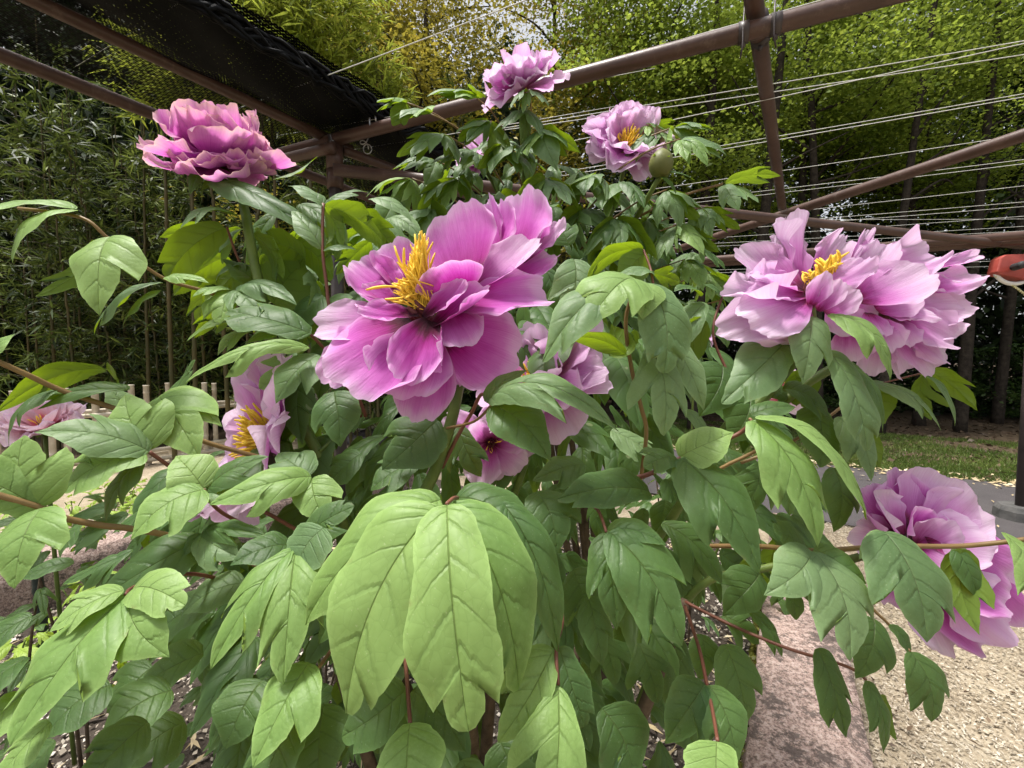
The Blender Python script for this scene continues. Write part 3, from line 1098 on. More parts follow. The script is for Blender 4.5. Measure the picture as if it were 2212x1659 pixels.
def wire(x0, y0, x1, y1, h=.9, r=.0011, ext=(.3, .6)):
    a, b = onplane(x0, y0, h), onplane(x1, y1, h)
    d = (b - a).normalized()
    a, b = a - d * ext[0], b + d * ext[1]
    mb = MB()
    L = (b - a).length
    mb.tube([a.lerp(b, i / 8) - Vector((0, 0, .012 * L * 4 * (i / 8) * (1 - i / 8) * .25)) for i in range(9)], r, 5)
    mb.build('wire', M['wire'], pergola)


for w in [(570, 212, 1125, 0, .92, .0016), (271, 76, 392, 0, .92, .0012), (1225, 152, 1780, -5, .93, .0016),
          (1170, 262, 2212, 84, .9, .0013), (1170, 268, 2212, 114, .9, .0013), (1250, 300, 2212, 90, .88, .0013),
          (1300, 356, 2212, 199, .9, .0013), (1290, 366, 2212, 206, .9, .0014), (1290, 424, 2212, 288, .9, .0012),
          (1290, 452, 2212, 342, .9, .0012), (1290, 460, 2212, 351, .9, .0012), (1290, 500, 2212, 399, .9, .0012),
          (1430, 497, 2212, 434, .9, .0012), (1430, 504, 2212, 444, .9, .0012), (1430, 471, 2212, 471, .9, .0012),
          (1430, 520, 2212, 465, .9, .0012), (1430, 530, 2212, 487, .9, .0012), (1430, 536, 2212, 497, .9, .0012),
          (1430, 585, 2212, 560, .85, .0013), (1430, 590, 2212, 572, .85, .0013), (1430, 594, 2212, 592, .85, .0013),
          (740, 268, 1020, 218, .9, .001), (760, 322, 1000, 283, .9, .001)]:
    wire(*w)

# ------------------------------------------------------------------ black shade net
def netgrid(P00, P10, P11, P01, cell, hole=.62, sag=0.0, wob=.0):
    """woven net between four corners: each cell is a frame round a flattened six-sided hole"""
    lu, lv = (P10 - P00).length, (P01 - P00).length
    nu, nv = int(lu / cell), int(lv / (cell * .6))
    i, j = np.meshgrid(np.arange(nu), np.arange(nv), indexing='ij')
    ang = np.linspace(0, 2 * math.pi, 9)[:-1] + math.pi / 8
    outer = np.array([(1, .41), (.41, 1), (-.41, 1), (-1, .41), (-1, -.41), (-.41, -1), (.41, -1), (1, -.41)]) * .5
    outer = np.clip(outer * 1.0, -.5, .5)
    outer[[0, 7], 0] = .5
    inner = np.c_[np.cos(ang), np.sin(ang)] * .5 * hole
    off = (j % 2) * .5
    st = [(outer, 0.), (inner, 0.)]
    V = []
    for ring, _ in st:
        a = (i + .5 + off)[..., None] + ring[:, 0]
        b = (j + .5)[..., None] + ring[:, 1] * (1.0 if ring is outer else .95)
        V.append(np.stack([a / nu, b / nv], -1))
    ab = np.concatenate(V, 2).reshape(-1, 2)
    A = np.clip(ab[:, :1], 0, 1)
    B = np.clip(ab[:, 1:], 0, 1)
    p00, p10, p11, p01 = [np.array(p) for p in (P00, P10, P11, P01)]
    X = (1 - A) * (1 - B) * p00 + A * (1 - B) * p10 + A * B * p11 + (1 - A) * B * p01
    X[:, 2] -= (sag * 4 * B * (1 - B))[:, 0]
    X[:, 2] += wob * (np.sin(A[:, 0] * 21) + np.sin(A[:, 0] * 47 + 5 * B[:, 0])) * .5
    n = nu * nv
    base = (np.arange(n) * 16)[:, None, None]
    k = np.arange(8)
    q = np.stack([k, (k + 1) % 8, 8 + (k + 1) % 8, 8 + k], -1)[None]
    Fc = (base + q).reshape(-1, 4)
    return X, Fc


net = empty('shade_net', onplane(345, 240, HB))
tag(net, 'black open-weave shade net rolled half back over the brown pipes', 'shade net')
zup = Vector((0, 0, .03))
nA0, nA1 = a0 + zup, a1 + zup
lc = onplane(600, 132, HB + .03)
c0, c1 = lc - UA * 1.5, lc + UA * 1.02
bb0, bb1 = lb - UA * 1.4 + zup, lb + UA * 3.4 + zup
V, Fc = netgrid(nA0, nA1, bb1, bb0, .022, .48, .0, .004)
link('net_panel', mesh_np('net_panel', V, Fc, M['net']), net)
# bunched part: several layers lying over one another
for k, (dz, hl) in enumerate(((0.02, .2), (.045, .2), (.07, .2))):
    V, Fc = netgrid(lb - UA * 1.4 + Vector((0, 0, dz)), lb + UA * 1.45 + Vector((0, 0, dz)), c1 + Vector((0, 0, dz * 1.4)), c0 + Vector((0, 0, dz * 1.4)), .017 + .001 * k, hl, .02, .012)
    link('net_fold', mesh_np('net_fold', V, Fc, M['net']), net)
mb = MB()
for k in range(13):
    q = [c0.lerp(c1, i / 70) + VA * (.012 * math.sin(i * .9 + k * 2.1) + RND.uniform(-.008, .008)) + Vector((0, 0, .035 + .028 * math.sin(k * 1.9 + i * .7) + RND.uniform(-.008, .008))) for i in range(71)]
    mb.tube(q, .0065, 5, jit=.9)
o = mb.build('net_roll', M['net'], net)
mb = MB()
hk = onplane(805, 262, HB + .02)
hr = [hk + Vector((.012 * math.cos(a), 0, .03 * math.sin(a))) for a in np.linspace(0, 6.28, 14)]
mb.tube(hr, .003, 6)
tag(mb.build('snap_hook', M['steel']), 'small bright metal snap hook at the corner of the black net', 'hook')
mb = MB()
hk = onplane(787, 322, HB - .04)
for q in range(2):
    mb.tube([hk + Vector((.016 * math.cos(a) + .012 * q, 0, .018 * math.sin(a) + .05 * (a / 6.28) * (1 - q))) for a in np.linspace(0, 6.28, 14)], .002, 6)
tag(mb.build('wire_coil', M['steel']), 'loose coil of wire end hanging under the front beam', 'wire coil')

# ------------------------------------------------------------------ red reel
rd = 2.5
reel = empty('reel', at(2185, 600, rd))
tag(reel, 'faded red plastic reel with white rim and black knob hung under the pipes', 'reel')
rc = at(2192, 580, rd)
s = rd / F
tr, tu, tf_ = RGT, UPV, -FWD
def rp(x, y, z=0.0):
    return at(x, y, rd) + tf_ * z
prof = [(2150, 560), (2160, 553), (2216, 551), (2290, 552), (2292, 590), (2250, 605), (2205, 606), (2150, 595), (2142, 590)]
V = [tuple(rp(x, y, .03)) for x, y in prof] + [tuple(rp(x, y, -.03)) for x, y in prof]
npf = len(prof)
V += [tuple(rp(2215, 580, .042)), tuple(rp(2215, 580, -.03))]
fc = []
for k in range(npf):
    k2 = (k + 1) % npf
    fc += [(k, npf + k, npf + k2, k2)]
tri = [(2 * npf, k, (k + 1) % npf) for k in range(npf)] + [(2 * npf + 1, npf + (k + 1) % npf, npf + k) for k in range(npf)]
me = bpy.data.meshes.new('housing')
me.from_pydata(V, [], fc + tri)
me.materials.append(M['red_plastic'])
hs = link('housing', me, reel)
bev = hs.modifiers.new('bevel', 'BEVEL')
bev.width = .006
bev.segments = 2
mb = MB()
mb.tube([rp(2190 + 44 * math.cos(a), 575 + 38 * math.sin(a), .0) for a in np.linspace(.3, 2.75, 22)], .012, 10)
mb.build('rim', M['white_plastic'], reel)
mb = MB()
q0, q1 = at(2188, 578, rd - .04), at(2212, 571, rd - .13)
mb.tube([q0.lerp(q1, i / 12) for i in range(13)], [.012, .018, .021, .018, .021, .018, .021, .018, .021, .019, .021, .020, .012], 12)
mb.build('knob', M['black_rubber'], reel)
mb = MB()
for ph0 in (0, 2.1, 4.2):
    q = []
    for i in range(60):
        f = i / 59
        x = 2151 + 110 * f
        y = 597 + 45 * f + 42 * f * f
        q.append(rp(x + 2.2 * math.cos(ph0 + i * .9), y + 2.2 * math.sin(ph0 + i * .9), .005 * math.sin(ph0 + i * .9)))
    mb.tube(q, .0042, 5)
mb.build('rope', M['rope'], reel)
mb = MB()
mb.tube([rp(2230, 556, 0), rp(2230, 520, -.02), rp(2232, 500, -.1)], .006, 8)
mb.build('hanger', M['steel'], reel)

# ------------------------------------------------------------------ bamboo fence
fence = empty('bamboo_fence', Vector((-4.2, 4.9, 0)))
tag(fence, 'low fence of pale dry bamboo poles in front of the bamboo grove', 'fence')
fa, fb = Vector((-5.3, 3.55, 0)), Vector((-2.4, 7.6, 0))
fd = (fb - fa).normalized()
FL = (fb - fa).length


def bamboo_pole(mb, a, b, r, node=.28):
    L = (b - a).length
    pts, rad = [], []
    z = 0.0
    d = (b - a).normalized()
    k = 0
    while z < L - .02:
        nz = min(L, z + node * RND.uniform(.85, 1.1))
        for q, rr in ((z + .0, r * .97), (z + .012, r), (nz - .012, r), (nz - .004, r * 1.12)):
            pts.append(a + d * min(q, L))
            rad.append(rr)
        z = nz
    pts.append(b)
    rad.append(r)
    mb.tube(pts, rad, 10)


z = .0
i = 0
while z < FL:
    p = fa + fd * z
    mb = MB()
    tp = p + Vector((RND.uniform(-.012, .012), RND.uniform(-.012, .012), .93 + RND.uniform(-.015, .015)))
    bamboo_pole(mb, p + Vector((0, 0, -.05)), tp, RND.uniform(.026, .033))
    mb.build('pole', M['bamboo_dry'], fence)
    z += (.12, .22)[i % 2] * RND.uniform(.9, 1.15)
    i += 1
for h, off in ((.05, .04), (.11, -.045), (.16, .045), (.62, .045), (.66, -.045)):
    mb = MB()
    s_ = Vector((fd.y, -fd.x, 0)) * off
    bamboo_pole(mb, fa + s_ + Vector((0, 0, h)), fb + s_ + Vector((0, 0, h)), .024, .4)
    mb.build('rail', M['bamboo_dry'], fence)

# ------------------------------------------------------------------ bamboo and trees
def crown_mesh(name, V, Fc, mat, parent):
    return link(name, mesh_np(name, V, Fc, mat), parent)


def bamboo(x, y, H, r, n, mat, label, group, lean=(0, 0), z0=.6, spread=.45, LL=.13, sparse=1.0):
    root = empty('bamboo', Vector((x, y, 0)))
    tag(root, label, 'bamboo', group)
    mb = MB()
    a = Vector((x, y, -.1))
    pts, rad = [], []
    z = 0
    nodes = []
    while z < H:
        f = z / H
        p = Vector((x + lean[0] * f * f, y + lean[1] * f * f, z - .05))
        for dz, k in ((0, 1.0), (.02, .95), (.24, .95), (.26, 1.12)):
            pts.append(p + Vector((0, 0, dz)))
            rad.append(r * k * (1 - .75 * f))
        nodes.append(p)
        z += .28
    mb.tube(pts, rad, 7, cap=False)
    mb.build('culm', M['bamboo_culm'], root)
    # branchlets with leaf fans
    nb = max(6, n // 9)
    zz = z0 + (H - z0) * NR.random(nb)
    an = NR.random(nb) * 6.28
    f = zz / H
    base = np.c_[x + lean[0] * f * f, y + lean[1] * f * f, zz]
    ln = spread * (.3 + NR.random(nb)) * (1 - .45 * f)
    bd = np.c_[np.cos(an), np.sin(an), .25 + .5 * NR.random(nb)]
    tips = base + bd * ln[:, None]
    tips[:, 2] -= ln * .25
    m2 = MB()
    for k in range(nb):
        m2.tube([base[k], (base[k] + tips[k]) / 2 + (0, 0, .03), tips[k]], .0025, 3, cap=False)
    m2.build('branches', M['bamboo_culm'], root)['kind'] = 'stuff'
    per = 9
    c = np.repeat(tips, per, 0) - np.repeat(bd * ln[:, None], per, 0) * NR.random(nb * per)[:, None] * .5
    N = len(c)
    ld = np.repeat(bd, per, 0) * .6 + NR.normal(0, .55, (N, 3))
    ld[:, 2] -= .35
    V, Fc = cards(c, ld, NR.normal(0, .5, (N, 3)) + (0, 0, 1), LL * (.5 + .8 * NR.random(N)), LL * .14, .35, .12)
    crown_mesh('foliage', V, Fc, M[mat], root)
    return root


def lat(px, d):
    return (px - CX) / F * d


G_B = 'bamboo stems in the dark grove behind the low fence'
for k in range(74):
    d = 5.6 + 2.6 * RND.random() ** .8
    px = RND.uniform(-420, 1000) if k > 14 else -150 + k * 68 + RND.uniform(-20, 20)
    if px > 880 and d < 6.4:
        d = 6.6
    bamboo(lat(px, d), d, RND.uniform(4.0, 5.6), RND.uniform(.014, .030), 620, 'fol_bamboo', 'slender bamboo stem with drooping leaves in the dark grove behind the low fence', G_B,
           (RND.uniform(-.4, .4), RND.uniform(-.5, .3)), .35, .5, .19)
G_H = 'bright bamboo tops above the shade net'
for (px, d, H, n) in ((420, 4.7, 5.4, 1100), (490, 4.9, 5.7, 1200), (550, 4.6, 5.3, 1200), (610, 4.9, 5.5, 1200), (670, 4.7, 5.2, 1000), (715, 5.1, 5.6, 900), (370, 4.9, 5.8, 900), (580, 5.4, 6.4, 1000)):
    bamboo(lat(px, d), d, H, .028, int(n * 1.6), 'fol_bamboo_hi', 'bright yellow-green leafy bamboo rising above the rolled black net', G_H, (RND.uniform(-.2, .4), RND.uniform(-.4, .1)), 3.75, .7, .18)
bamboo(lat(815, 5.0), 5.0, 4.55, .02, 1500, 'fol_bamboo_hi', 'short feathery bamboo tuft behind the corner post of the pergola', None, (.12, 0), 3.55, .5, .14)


def tree(name, label, group, x, y, H, z0, rx, mat, n, LL, lw=.6, r=.12, nl=9, seed=0, up=.2, lean=0, clump=.34, cat='tree', bark='bark', zpow=1.0):
    rs = np.random.default_rng(seed)
    rr = random.Random(seed)
    root = empty(name, Vector((x, y, 0)))
    tag(root, label, cat, group)
    mb = MB()
    tp = [Vector((x, y, -.1)), Vector((x + lean * .15, y, H * .25)), Vector((x + lean * .5 + rr.uniform(-.2, .2), y + rr.uniform(-.2, .2), H * .55)), Vector((x + lean, y, H * .93))]
    Q = smoothpts(tp, 5)
    mb.tube(Q, [r * (1 - .85 * i / (len(Q) - 1)) * (1.25 if i == 0 else 1) for i in range(len(Q))], 9, jit=.2)
    ends = []
    for k in range(nl):
        f = rr.uniform(max(.12, z0 / H * .9), .9)
        i = f * (len(Q) - 1)
        p = Q[int(i)].lerp(Q[min(int(i) + 1, len(Q) - 1)], i % 1)
        a = k * 2.4 + rr.uniform(-.4, .4)
        L = rx * rr.uniform(.6, 1.1) * (1.15 - .6 * f)
        e = p + Vector((math.cos(a) * L, math.sin(a) * L, L * rr.uniform(.1, .8)))
        mid = p.lerp(e, .5) + Vector((rr.uniform(-.15, .15), rr.uniform(-.15, .15), rr.uniform(-.1, .2))) * L
        br = smoothpts([p, mid, e], 4)
        rb = r * (1 - .8 * f) * .5
        mb.tube(br, [rb * (1 - .8 * q / (len(br) - 1)) + .004 for q in range(len(br))], 6, jit=.2)
        for q in (2, 4, 6, 8):
            if q < len(br):
                ends.append(br[q])
                s2 = br[q] + Vector((rr.uniform(-1, 1), rr.uniform(-1, 1), rr.uniform(-.3, .8))) * L * .4
                mb.tube([br[q], br[q].lerp(s2, .5) + Vector((0, 0, .03)), s2], [rb * .35 + .003, rb * .25 + .002, .002], 5, cap=False)
                ends.append(s2)
    mb.build('trunk', M[bark], root)
    # leaf clumps round limb ends plus more through an uneven crown
    nc = max(30, n // 150)
    E = np.array([tuple(e) for e in ends])
    cc = []
    for k in range(nc):
        if rs.random() < .5 and len(E):
            cc.append(E[rs.integers(len(E))] + rs.normal(0, .25 * rx * .5, 3))
        else:
            zz = z0 + (H - z0) * rs.random() ** zpow
            f = (zz - z0) / (H - z0)
            R = rx * (math.sin(math.pi * min(1, .18 + .82 * f)) ** .6)
            a, q = rs.random() * 6.28, rs.random() ** .5
            cc.append((x + lean * zz / H + R * q * math.cos(a), y + R * q * math.sin(a), zz))
    cc = np.array(cc)
    per = n // nc
    c = np.repeat(cc, per, 0) + rs.normal(0, 1, (nc * per, 3)) * np.array([clump, clump, clump * .38]) * np.repeat(.6 + .8 * rs.random(nc), per)[:, None]
    N = len(c)
    an = rs.random(N) * 6.28
    d = np.c_[np.cos(an), np.sin(an), rs.normal(-.15, .3, N)]
    nr = np.c_[rs.normal(0, .8, N), rs.normal(0, .8, N), np.ones(N) * (.6 + up)]
    L = LL * (.55 + .8 * rs.random(N))
    V, Fc = cards(c, d, nr, L, L * lw, .5, .1)
    crown_mesh('crown', V, Fc, M[mat], root)
    return root


TR = [
    # px, depth, H, z0, rx, mat, n, leaf
    ('tree', 'slender golden-olive tree rising behind the bright bamboo', 'golden-leaved trees behind the pergola', 790, 8.6, 10.6, 1.8, 1.7, 'fol_gold', 30000, .085, .45),
    ('tree', 'broad golden-olive tree behind the topmost peony flower', 'golden-leaved trees behind the pergola', 980, 8.2, 10.8, 2.0, 1.9, 'fol_gold', 32000, .085, .45),
    ('tree', 'olive-green tree between the golden trees and the maples', 'golden-leaved trees behind the pergola', 1180, 9.0, 11.0, 1.6, 1.8, 'fol_gold', 32000, .085, .5),
    ('maple_tree', 'bright green maple behind the crossing of the two brown beams', 'maples behind the pergola wires', 1420, 8.0, 9.0, 5.7, 2.0, 'fol_maple', 46000, .066, .7),
    ('maple_tree', 'bright green maple with forked dark limbs, seen through the pergola wires', 'maples behind the pergola wires', 1720, 8.6, 9.4, 5.3, 2.3, 'fol_maple', 46000, .066, .7),
    ('maple_tree', 'green maple with leaning dark trunk near the dark conifer', 'maples behind the pergola wires', 1990, 8.2, 9.2, 5.6, 2.1, 'fol_maple', 46000, .066, .7),
    ('maple_tree', 'green maple reaching out over the far end of the pergola', 'maples behind the pergola wires', 2280, 9.5, 9.6, 5.2, 2.2, 'fol_maple', 46000, .066, .7),
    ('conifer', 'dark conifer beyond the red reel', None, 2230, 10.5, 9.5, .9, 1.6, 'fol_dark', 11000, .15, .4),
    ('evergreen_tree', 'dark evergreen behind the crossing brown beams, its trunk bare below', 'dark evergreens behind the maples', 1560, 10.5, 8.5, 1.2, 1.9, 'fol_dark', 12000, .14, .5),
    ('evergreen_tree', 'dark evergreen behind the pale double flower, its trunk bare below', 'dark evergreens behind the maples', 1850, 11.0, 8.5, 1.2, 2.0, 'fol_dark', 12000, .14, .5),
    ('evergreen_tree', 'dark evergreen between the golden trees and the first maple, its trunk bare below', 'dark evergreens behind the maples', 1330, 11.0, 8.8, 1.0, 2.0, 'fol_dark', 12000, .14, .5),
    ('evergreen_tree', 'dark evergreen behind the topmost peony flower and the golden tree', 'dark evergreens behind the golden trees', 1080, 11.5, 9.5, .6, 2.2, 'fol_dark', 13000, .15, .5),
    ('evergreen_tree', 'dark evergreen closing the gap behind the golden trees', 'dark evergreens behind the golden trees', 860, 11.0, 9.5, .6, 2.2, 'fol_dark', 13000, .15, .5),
]
for i, (nm, lb_, gr, px, d, H, z0, rx, mt, n, LL, lw) in enumerate(TR):
    tree(nm, lb_, gr, lat(px, d), d, H, z0, rx, mt, n, LL, lw, r=RND.uniform(.09, .15), nl=12, seed=i + 3, lean=RND.uniform(-.6, .6), clump=.34)
# low shrubs in the shade
for i, (px, d, H, rx, n) in enumerate(((2010, 9.6, .9, .8, 1600), (2150, 8.8, 1.45, .8, 3000), (2300, 8.6, 1.6, .9, 3000), (1850, 9.9, .8, .9, 1200), (1700, 9.0, 1.3, 1.0, 3500))):
    tree('shrub', ['low green shrub under the dark trees beyond the path', 'rounded green shrub under the trees below the red reel', 'green shrub beside the dark far post',
                   'dim shrub under the trees behind the big pale double flower', 'dim shrub deep under the maples'][i], 'shrubs under the trees', lat(px, d), d, H, .15, rx, 'fol_mid', n, .07, .55, r=.02, nl=8, seed=50 + i, clump=.16, cat='shrub')
# far wood closing the view
rs = np.random.default_rng(77)
N = 190000
an = rs.uniform(-1.5, 1.4, N)
rr_ = 13.5 + 5 * rs.random(N)
zz = 10.5 * rs.random(N) ** 1.1
lump = np.sin(an * 17) + np.sin(an * 31 + zz * .8) + np.sin(zz * 1.7 + an * 11)
keep = (lump + rs.normal(0, .25, N)) > np.where(an < .0, -3.0, -1.75) + .10 * zz
c = np.c_[rr_ * np.sin(an), rr_ * np.cos(an), zz][keep]
N = len(c)
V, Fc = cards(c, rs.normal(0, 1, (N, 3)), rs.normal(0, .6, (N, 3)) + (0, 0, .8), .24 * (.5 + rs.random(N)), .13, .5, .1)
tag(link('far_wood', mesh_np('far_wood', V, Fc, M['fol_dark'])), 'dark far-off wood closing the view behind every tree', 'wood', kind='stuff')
# dark leaf backing behind the culms; the grove's deep shade is in its colour
N = 60000
XX = rs.uniform(-15, .2, N)
c = np.c_[XX, rs.uniform(7.5, 10.5, N), (6.2 + np.clip(-XX - 2, 0, 3)) * rs.random(N) ** .9]
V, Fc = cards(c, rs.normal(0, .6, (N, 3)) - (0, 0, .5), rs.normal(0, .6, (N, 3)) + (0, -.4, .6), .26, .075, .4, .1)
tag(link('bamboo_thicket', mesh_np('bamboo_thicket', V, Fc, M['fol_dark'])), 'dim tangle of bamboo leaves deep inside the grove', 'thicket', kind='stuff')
for k in range(26):
    px, d = RND.uniform(-100, 950), RND.uniform(7.5, 9.5)
    mb = MB()
    x = lat(px, d)
    bamboo_pole(mb, Vector((x, d, -.05)), Vector((x + RND.uniform(-.3, .3), d + .1, 4.5)), RND.uniform(.015, .026), .3)
    tag(mb.build('bamboo_culm', M['bamboo_culm']), 'bare dim bamboo culm standing deep in the grove', 'bamboo', 'bare culms deep in the grove')
for k, (px, d, H, ln) in enumerate(((1620, 7.3, 8, .5), (1770, 7.6, 8, -.5), (1905, 7.2, 8, .7), (2080, 7.4, 7.5, .3), (1500, 7.6, 8, .3), (2160, 8.4, 8, .6))):
    root = empty('bare_tree', Vector((lat(px, d), d, 0)))
    tag(root, ['tall dark straight trunk', 'dark trunk leaning over the wires', 'dark trunk with upswept fork', 'thick dark trunk', 'thin dark trunk behind the crossing beams', 'far dark trunk'][k] + ' in the shade of the maples', 'tree')
    mb = MB()
    x = lat(px, d)
    Q = smoothpts([Vector((x, d, -.1)), Vector((x + ln * .2, d, H * .3)), Vector((x + ln * .5, d, H * .6)), Vector((x + ln, d, H))], 5)
    r0 = RND.uniform(.07, .12)
    mb.tube(Q, [r0 * (1 - .6 * i / (len(Q) - 1)) for i in range(len(Q))], 9, jit=.15)
    mb.build('trunk', M['bark'], root)
    mb = MB()
    for q in range(7):
        p = Q[5 + q]
        e = p + Vector((RND.uniform(-1.5, 1.5), RND.uniform(-.6, .6), RND.uniform(.2, 1.3)))
        mb.tube(smoothpts([p, p.lerp(e, .5) + Vector((RND.uniform(-.2, .2), 0, RND.uniform(-.1, .25))), e], 4), [.028 - .0028 * i for i in range(9)], 6)
    mb.build('limb', M['bark'], root)

# ------------------------------------------------------------------ the near peony
NEAR = empty('peony_shrub', Vector((.02, .62, .03)))
tag(NEAR, 'large near tree peony with big magenta flowers and broad drooping green leaves', 'peony')


def Z5(x, y, d):
    return (658.3 + x * .3472, 411.5 + y * .3472, d)


def Z6(x, y, d):
    return (1443.9 + x * .3472, 411.5 + y * .3472, d)


# --- main flower
ax = cdir((-.55, .65, .55))
c = at(*Z5(740, 800, .392))
fl = flower_core(NEAR, c, ax, .011)
fl['label'] = 'largest magenta flower with open golden stamens'
MP = [
    # base, tip, width, cup, normal, roll, ruff, jag, mat
    ((1000, 600, .400), (935, 90, .425), 570, .45, (-.45, .1, .85), .4, .6, .3, 'petal'),
    ((1230, 480, .425), (1340, 5, .450), 540, .4, (-.45, .1, .85), .4, 1.2, 1.0, 'petal'),
    ((1180, 440, .440), (1130, 50, .460), 240, .3, (-.5, .1, .85), .4, 1.2, 1.0, 'petal'),
    ((1110, 510, .432), (1190, 75, .448), 400, .4, (-.45, .1, .85), .4, 1.0, .6, 'petal'),
    ((1320, 460, .435), (1500, 130, .455), 260, .4, (-.5, .3, .8), .4, 1.0, .6, 'petal'),
    ((1360, 450, .430), (1600, 190, .445), 190, .3, (-.3, .5, .8), .3, 1.0, .6, 'petal_pale'),
    ((1050, 620, .398), (1440, 300, .402), 380, .5, (-.45, .55, .7), .6, .5, .3, 'petal_pale'),
    ((1280, 560, .425), (1575, 405, .430), 190, .3, (-.1, .6, .8), .4, 1.0, .6, 'petal'),
    ((930, 725, .392), (1530, 670, .385), 400, -.4, (.15, .6, .75), .2, 1.0, .3, 'petal'),
    ((890, 740, .388), (1010, 970, .368), 330, -.3, (.25, .1, .95), .2, 1.0, .6, 'petal'),
    ((880, 880, .415), (1320, 1080, .420), 540, .3, (.25, -.25, .9), .2, .5, .3, 'petal'),
    ((930, 1000, .430), (990, 1205, .440), 260, .2, (.2, -.3, .9), .2, .5, .3, 'petal'),
    ((810, 930, .408), (690, 1435, .405), 400, -.2, (.05, .0, 1), .2, .5, .3, 'petal'),
    ((730, 840, .390), (215, 1215, .352), 700, -.35, (-.05, .5, .85), .2, .8, .6, 'petal'),
    ((760, 870, .390), (560, 1280, .360), 560, -.25, (.05, .3, 1), .2, .8, .6, 'petal'),
    ((560, 810, .398), (60, 850, .385), 340, -.2, (-.1, .5, .85), .2, .6, .3, 'petal_pale'),
    ((420, 960, .408), (110, 1190, .392), 330, -.2, (-.3, .1, .9), .2, .6, .3, 'petal'),
    ((710, 780, .378), (320, 745, .358), 220, .3, (0, .75, .65), .4, .8, .3, 'petal'),
    ((610, 690, .402), (290, 440, .415), 330, .3, (.35, .4, .85), .4, 1.0, .6, 'petal'),
    ((650, 630, .412), (540, 315, .430), 330, .3, (.2, .2, .95), .4, .8, .6, 'petal'),
    ((570, 700, .395), (345, 610, .395), 190, .3, (.2, .6, .8), .4, 1.0, .6, 'petal'),
    ((780, 810, .372), (605, 1190, .345), 330, -.25, (.25, .1, .95), .4, 1.0, .6, 'petal'),
    ((830, 840, .374), (830, 1120, .355), 230, -.2, (-.6, .0, .8), .6, 1.0, .6, 'petal'),
    ((740, 800, .376), (1010, 560, .362), 190, .5, (-.35, .5, .8), .6, 1.0, .3, 'petal'),
    ((800, 850, .372), (1130, 590, .368), 200, .5, (-.35, .6, .7), .6, 1.2, .6, 'petal'),
    ((960, 660, .388), (850, 455, .362), 450, .5, (-.25, .3, .95), .4, .6, .3, 'petal'),
]
for i, (b, t, w, cup, n, roll, ruff, jag, mt) in enumerate(MP):
    petal(fl, Z5(*b), Z5(*t), w * .3472, cup, n, mt, roll, ruff, jag, i % 6, res=2)
rs = random.Random(4)
for k in range(190):
    bx, by = rs.uniform(660, 800), rs.uniform(600, 760)
    b = at(*Z5(bx, by, rs.uniform(.378, .402)))
    a = rs.uniform(.0, 1.0)
    tx = 560 + 190 * a + rs.uniform(-30, 30)
    ty = 690 - 380 * a ** .8 + rs.uniform(-50, 50)
    t = at(*Z5(tx, ty, rs.uniform(.362, .395)))
    stamen(fl, b, t - b, (t - b).length * rs.uniform(.8, 1.1), fat=rs.uniform(.4, .75) * .035 / (t - b).length)
for (tx, ty) in ((390, 568), (548, 712), (620, 690), (545, 400), (560, 355), (725, 268), (690, 275)):
    b, t = at(*Z5(690, 620, .385)), at(*Z5(tx, ty, .365))
    stamen(fl, b, t - b, (t - b).length, fat=.8 * .035 / (t - b).length)
stem(NEAR, [(1000, 770, .452), (992, 830, .444), (972, 920, .435), (942, 1010, .438), (910, 1120, .46), (950, 1300, .55)], (.0055, .0065))

# --- right double bloom (two flowers side by side)
c = at(*Z6(870, 680, .425))
fr = flower_core(NEAR, c, cdir((-.1, .75, .6)), .010)
fr['label'] = 'pale crumpled magenta flower with a band of golden stamens'
RP = [
    ((830, 640, .425), (430, 370, .435), 440, .4, (.35, .35, .85), .4, 1.0, .3),
    ((830, 620, .440), (735, 150, .460), 200, .3, (.2, .2, .9), .4, 2.0, 1.0),
    ((810, 600, .445), (670, 270, .460), 220, .3, (.3, .2, .9), .4, .8, .3),
    ((840, 630, .415), (540, 480, .402), 210, .4, (.2, .7, .7), .4, 2.0, 1.0),
    ((850, 650, .412), (375, 600, .395), 270, .2, (.0, .7, .7), .2, 1.5, 1.0),
    ((860, 665, .408), (470, 830, .385), 400, -.3, (-.1, .4, .9), .2, 1.2, 1.0),
    ((840, 700, .425), (335, 890, .405), 400, -.3, (-.1, .3, .9), .2, 1.0, .6),
    ((860, 720, .425), (600, 960, .410), 320, -.3, (0, .2, 1), .2, 1.0, .6),
    ((880, 720, .402), (990, 510, .385), 140, .6, (-.3, .3, .9), .8, .8, .3),
    ((930, 750, .402), (1090, 560, .388), 140, .6, (-.2, .3, .9), .8, 1.2, .6),
    ((970, 760, .402), (1180, 620, .392), 200, .4, (.0, .3, .9), .4, 1.2, .6),
    ((900, 630, .415), (1270, 430, .408), 240, .4, (.0, .7, .7), .4, 1.5, 1.0),
    ((910, 540, .440), (1110, 275, .450), 220, .4, (.0, .2, .9), .6, 2.0, 1.0),
    ((1130, 460, .435), (1260, 240, .445), 80, .4, (-.3, .2, .9), .8, 1.0, .3),
    ((1150, 620, .420), (1390, 320, .430), 220, .5, (-.4, .5, .8), .6, .8, .3),
    ((1180, 690, .408), (1640, 500, .392), 360, .4, (-.15, .6, .8), .4, .5, .3),
    ((1300, 500, .435), (1690, 380, .440), 300, .4, (-.1, .5, .8), .4, 2.0, 1.0),
]
for i, (b, t, w, cup, n, roll, ruff, jag) in enumerate(RP):
    petal(fr, Z6(*b), Z6(*t), w * .3472, cup, n, 'petal_pale', roll, ruff, jag, i % 6, res=2)
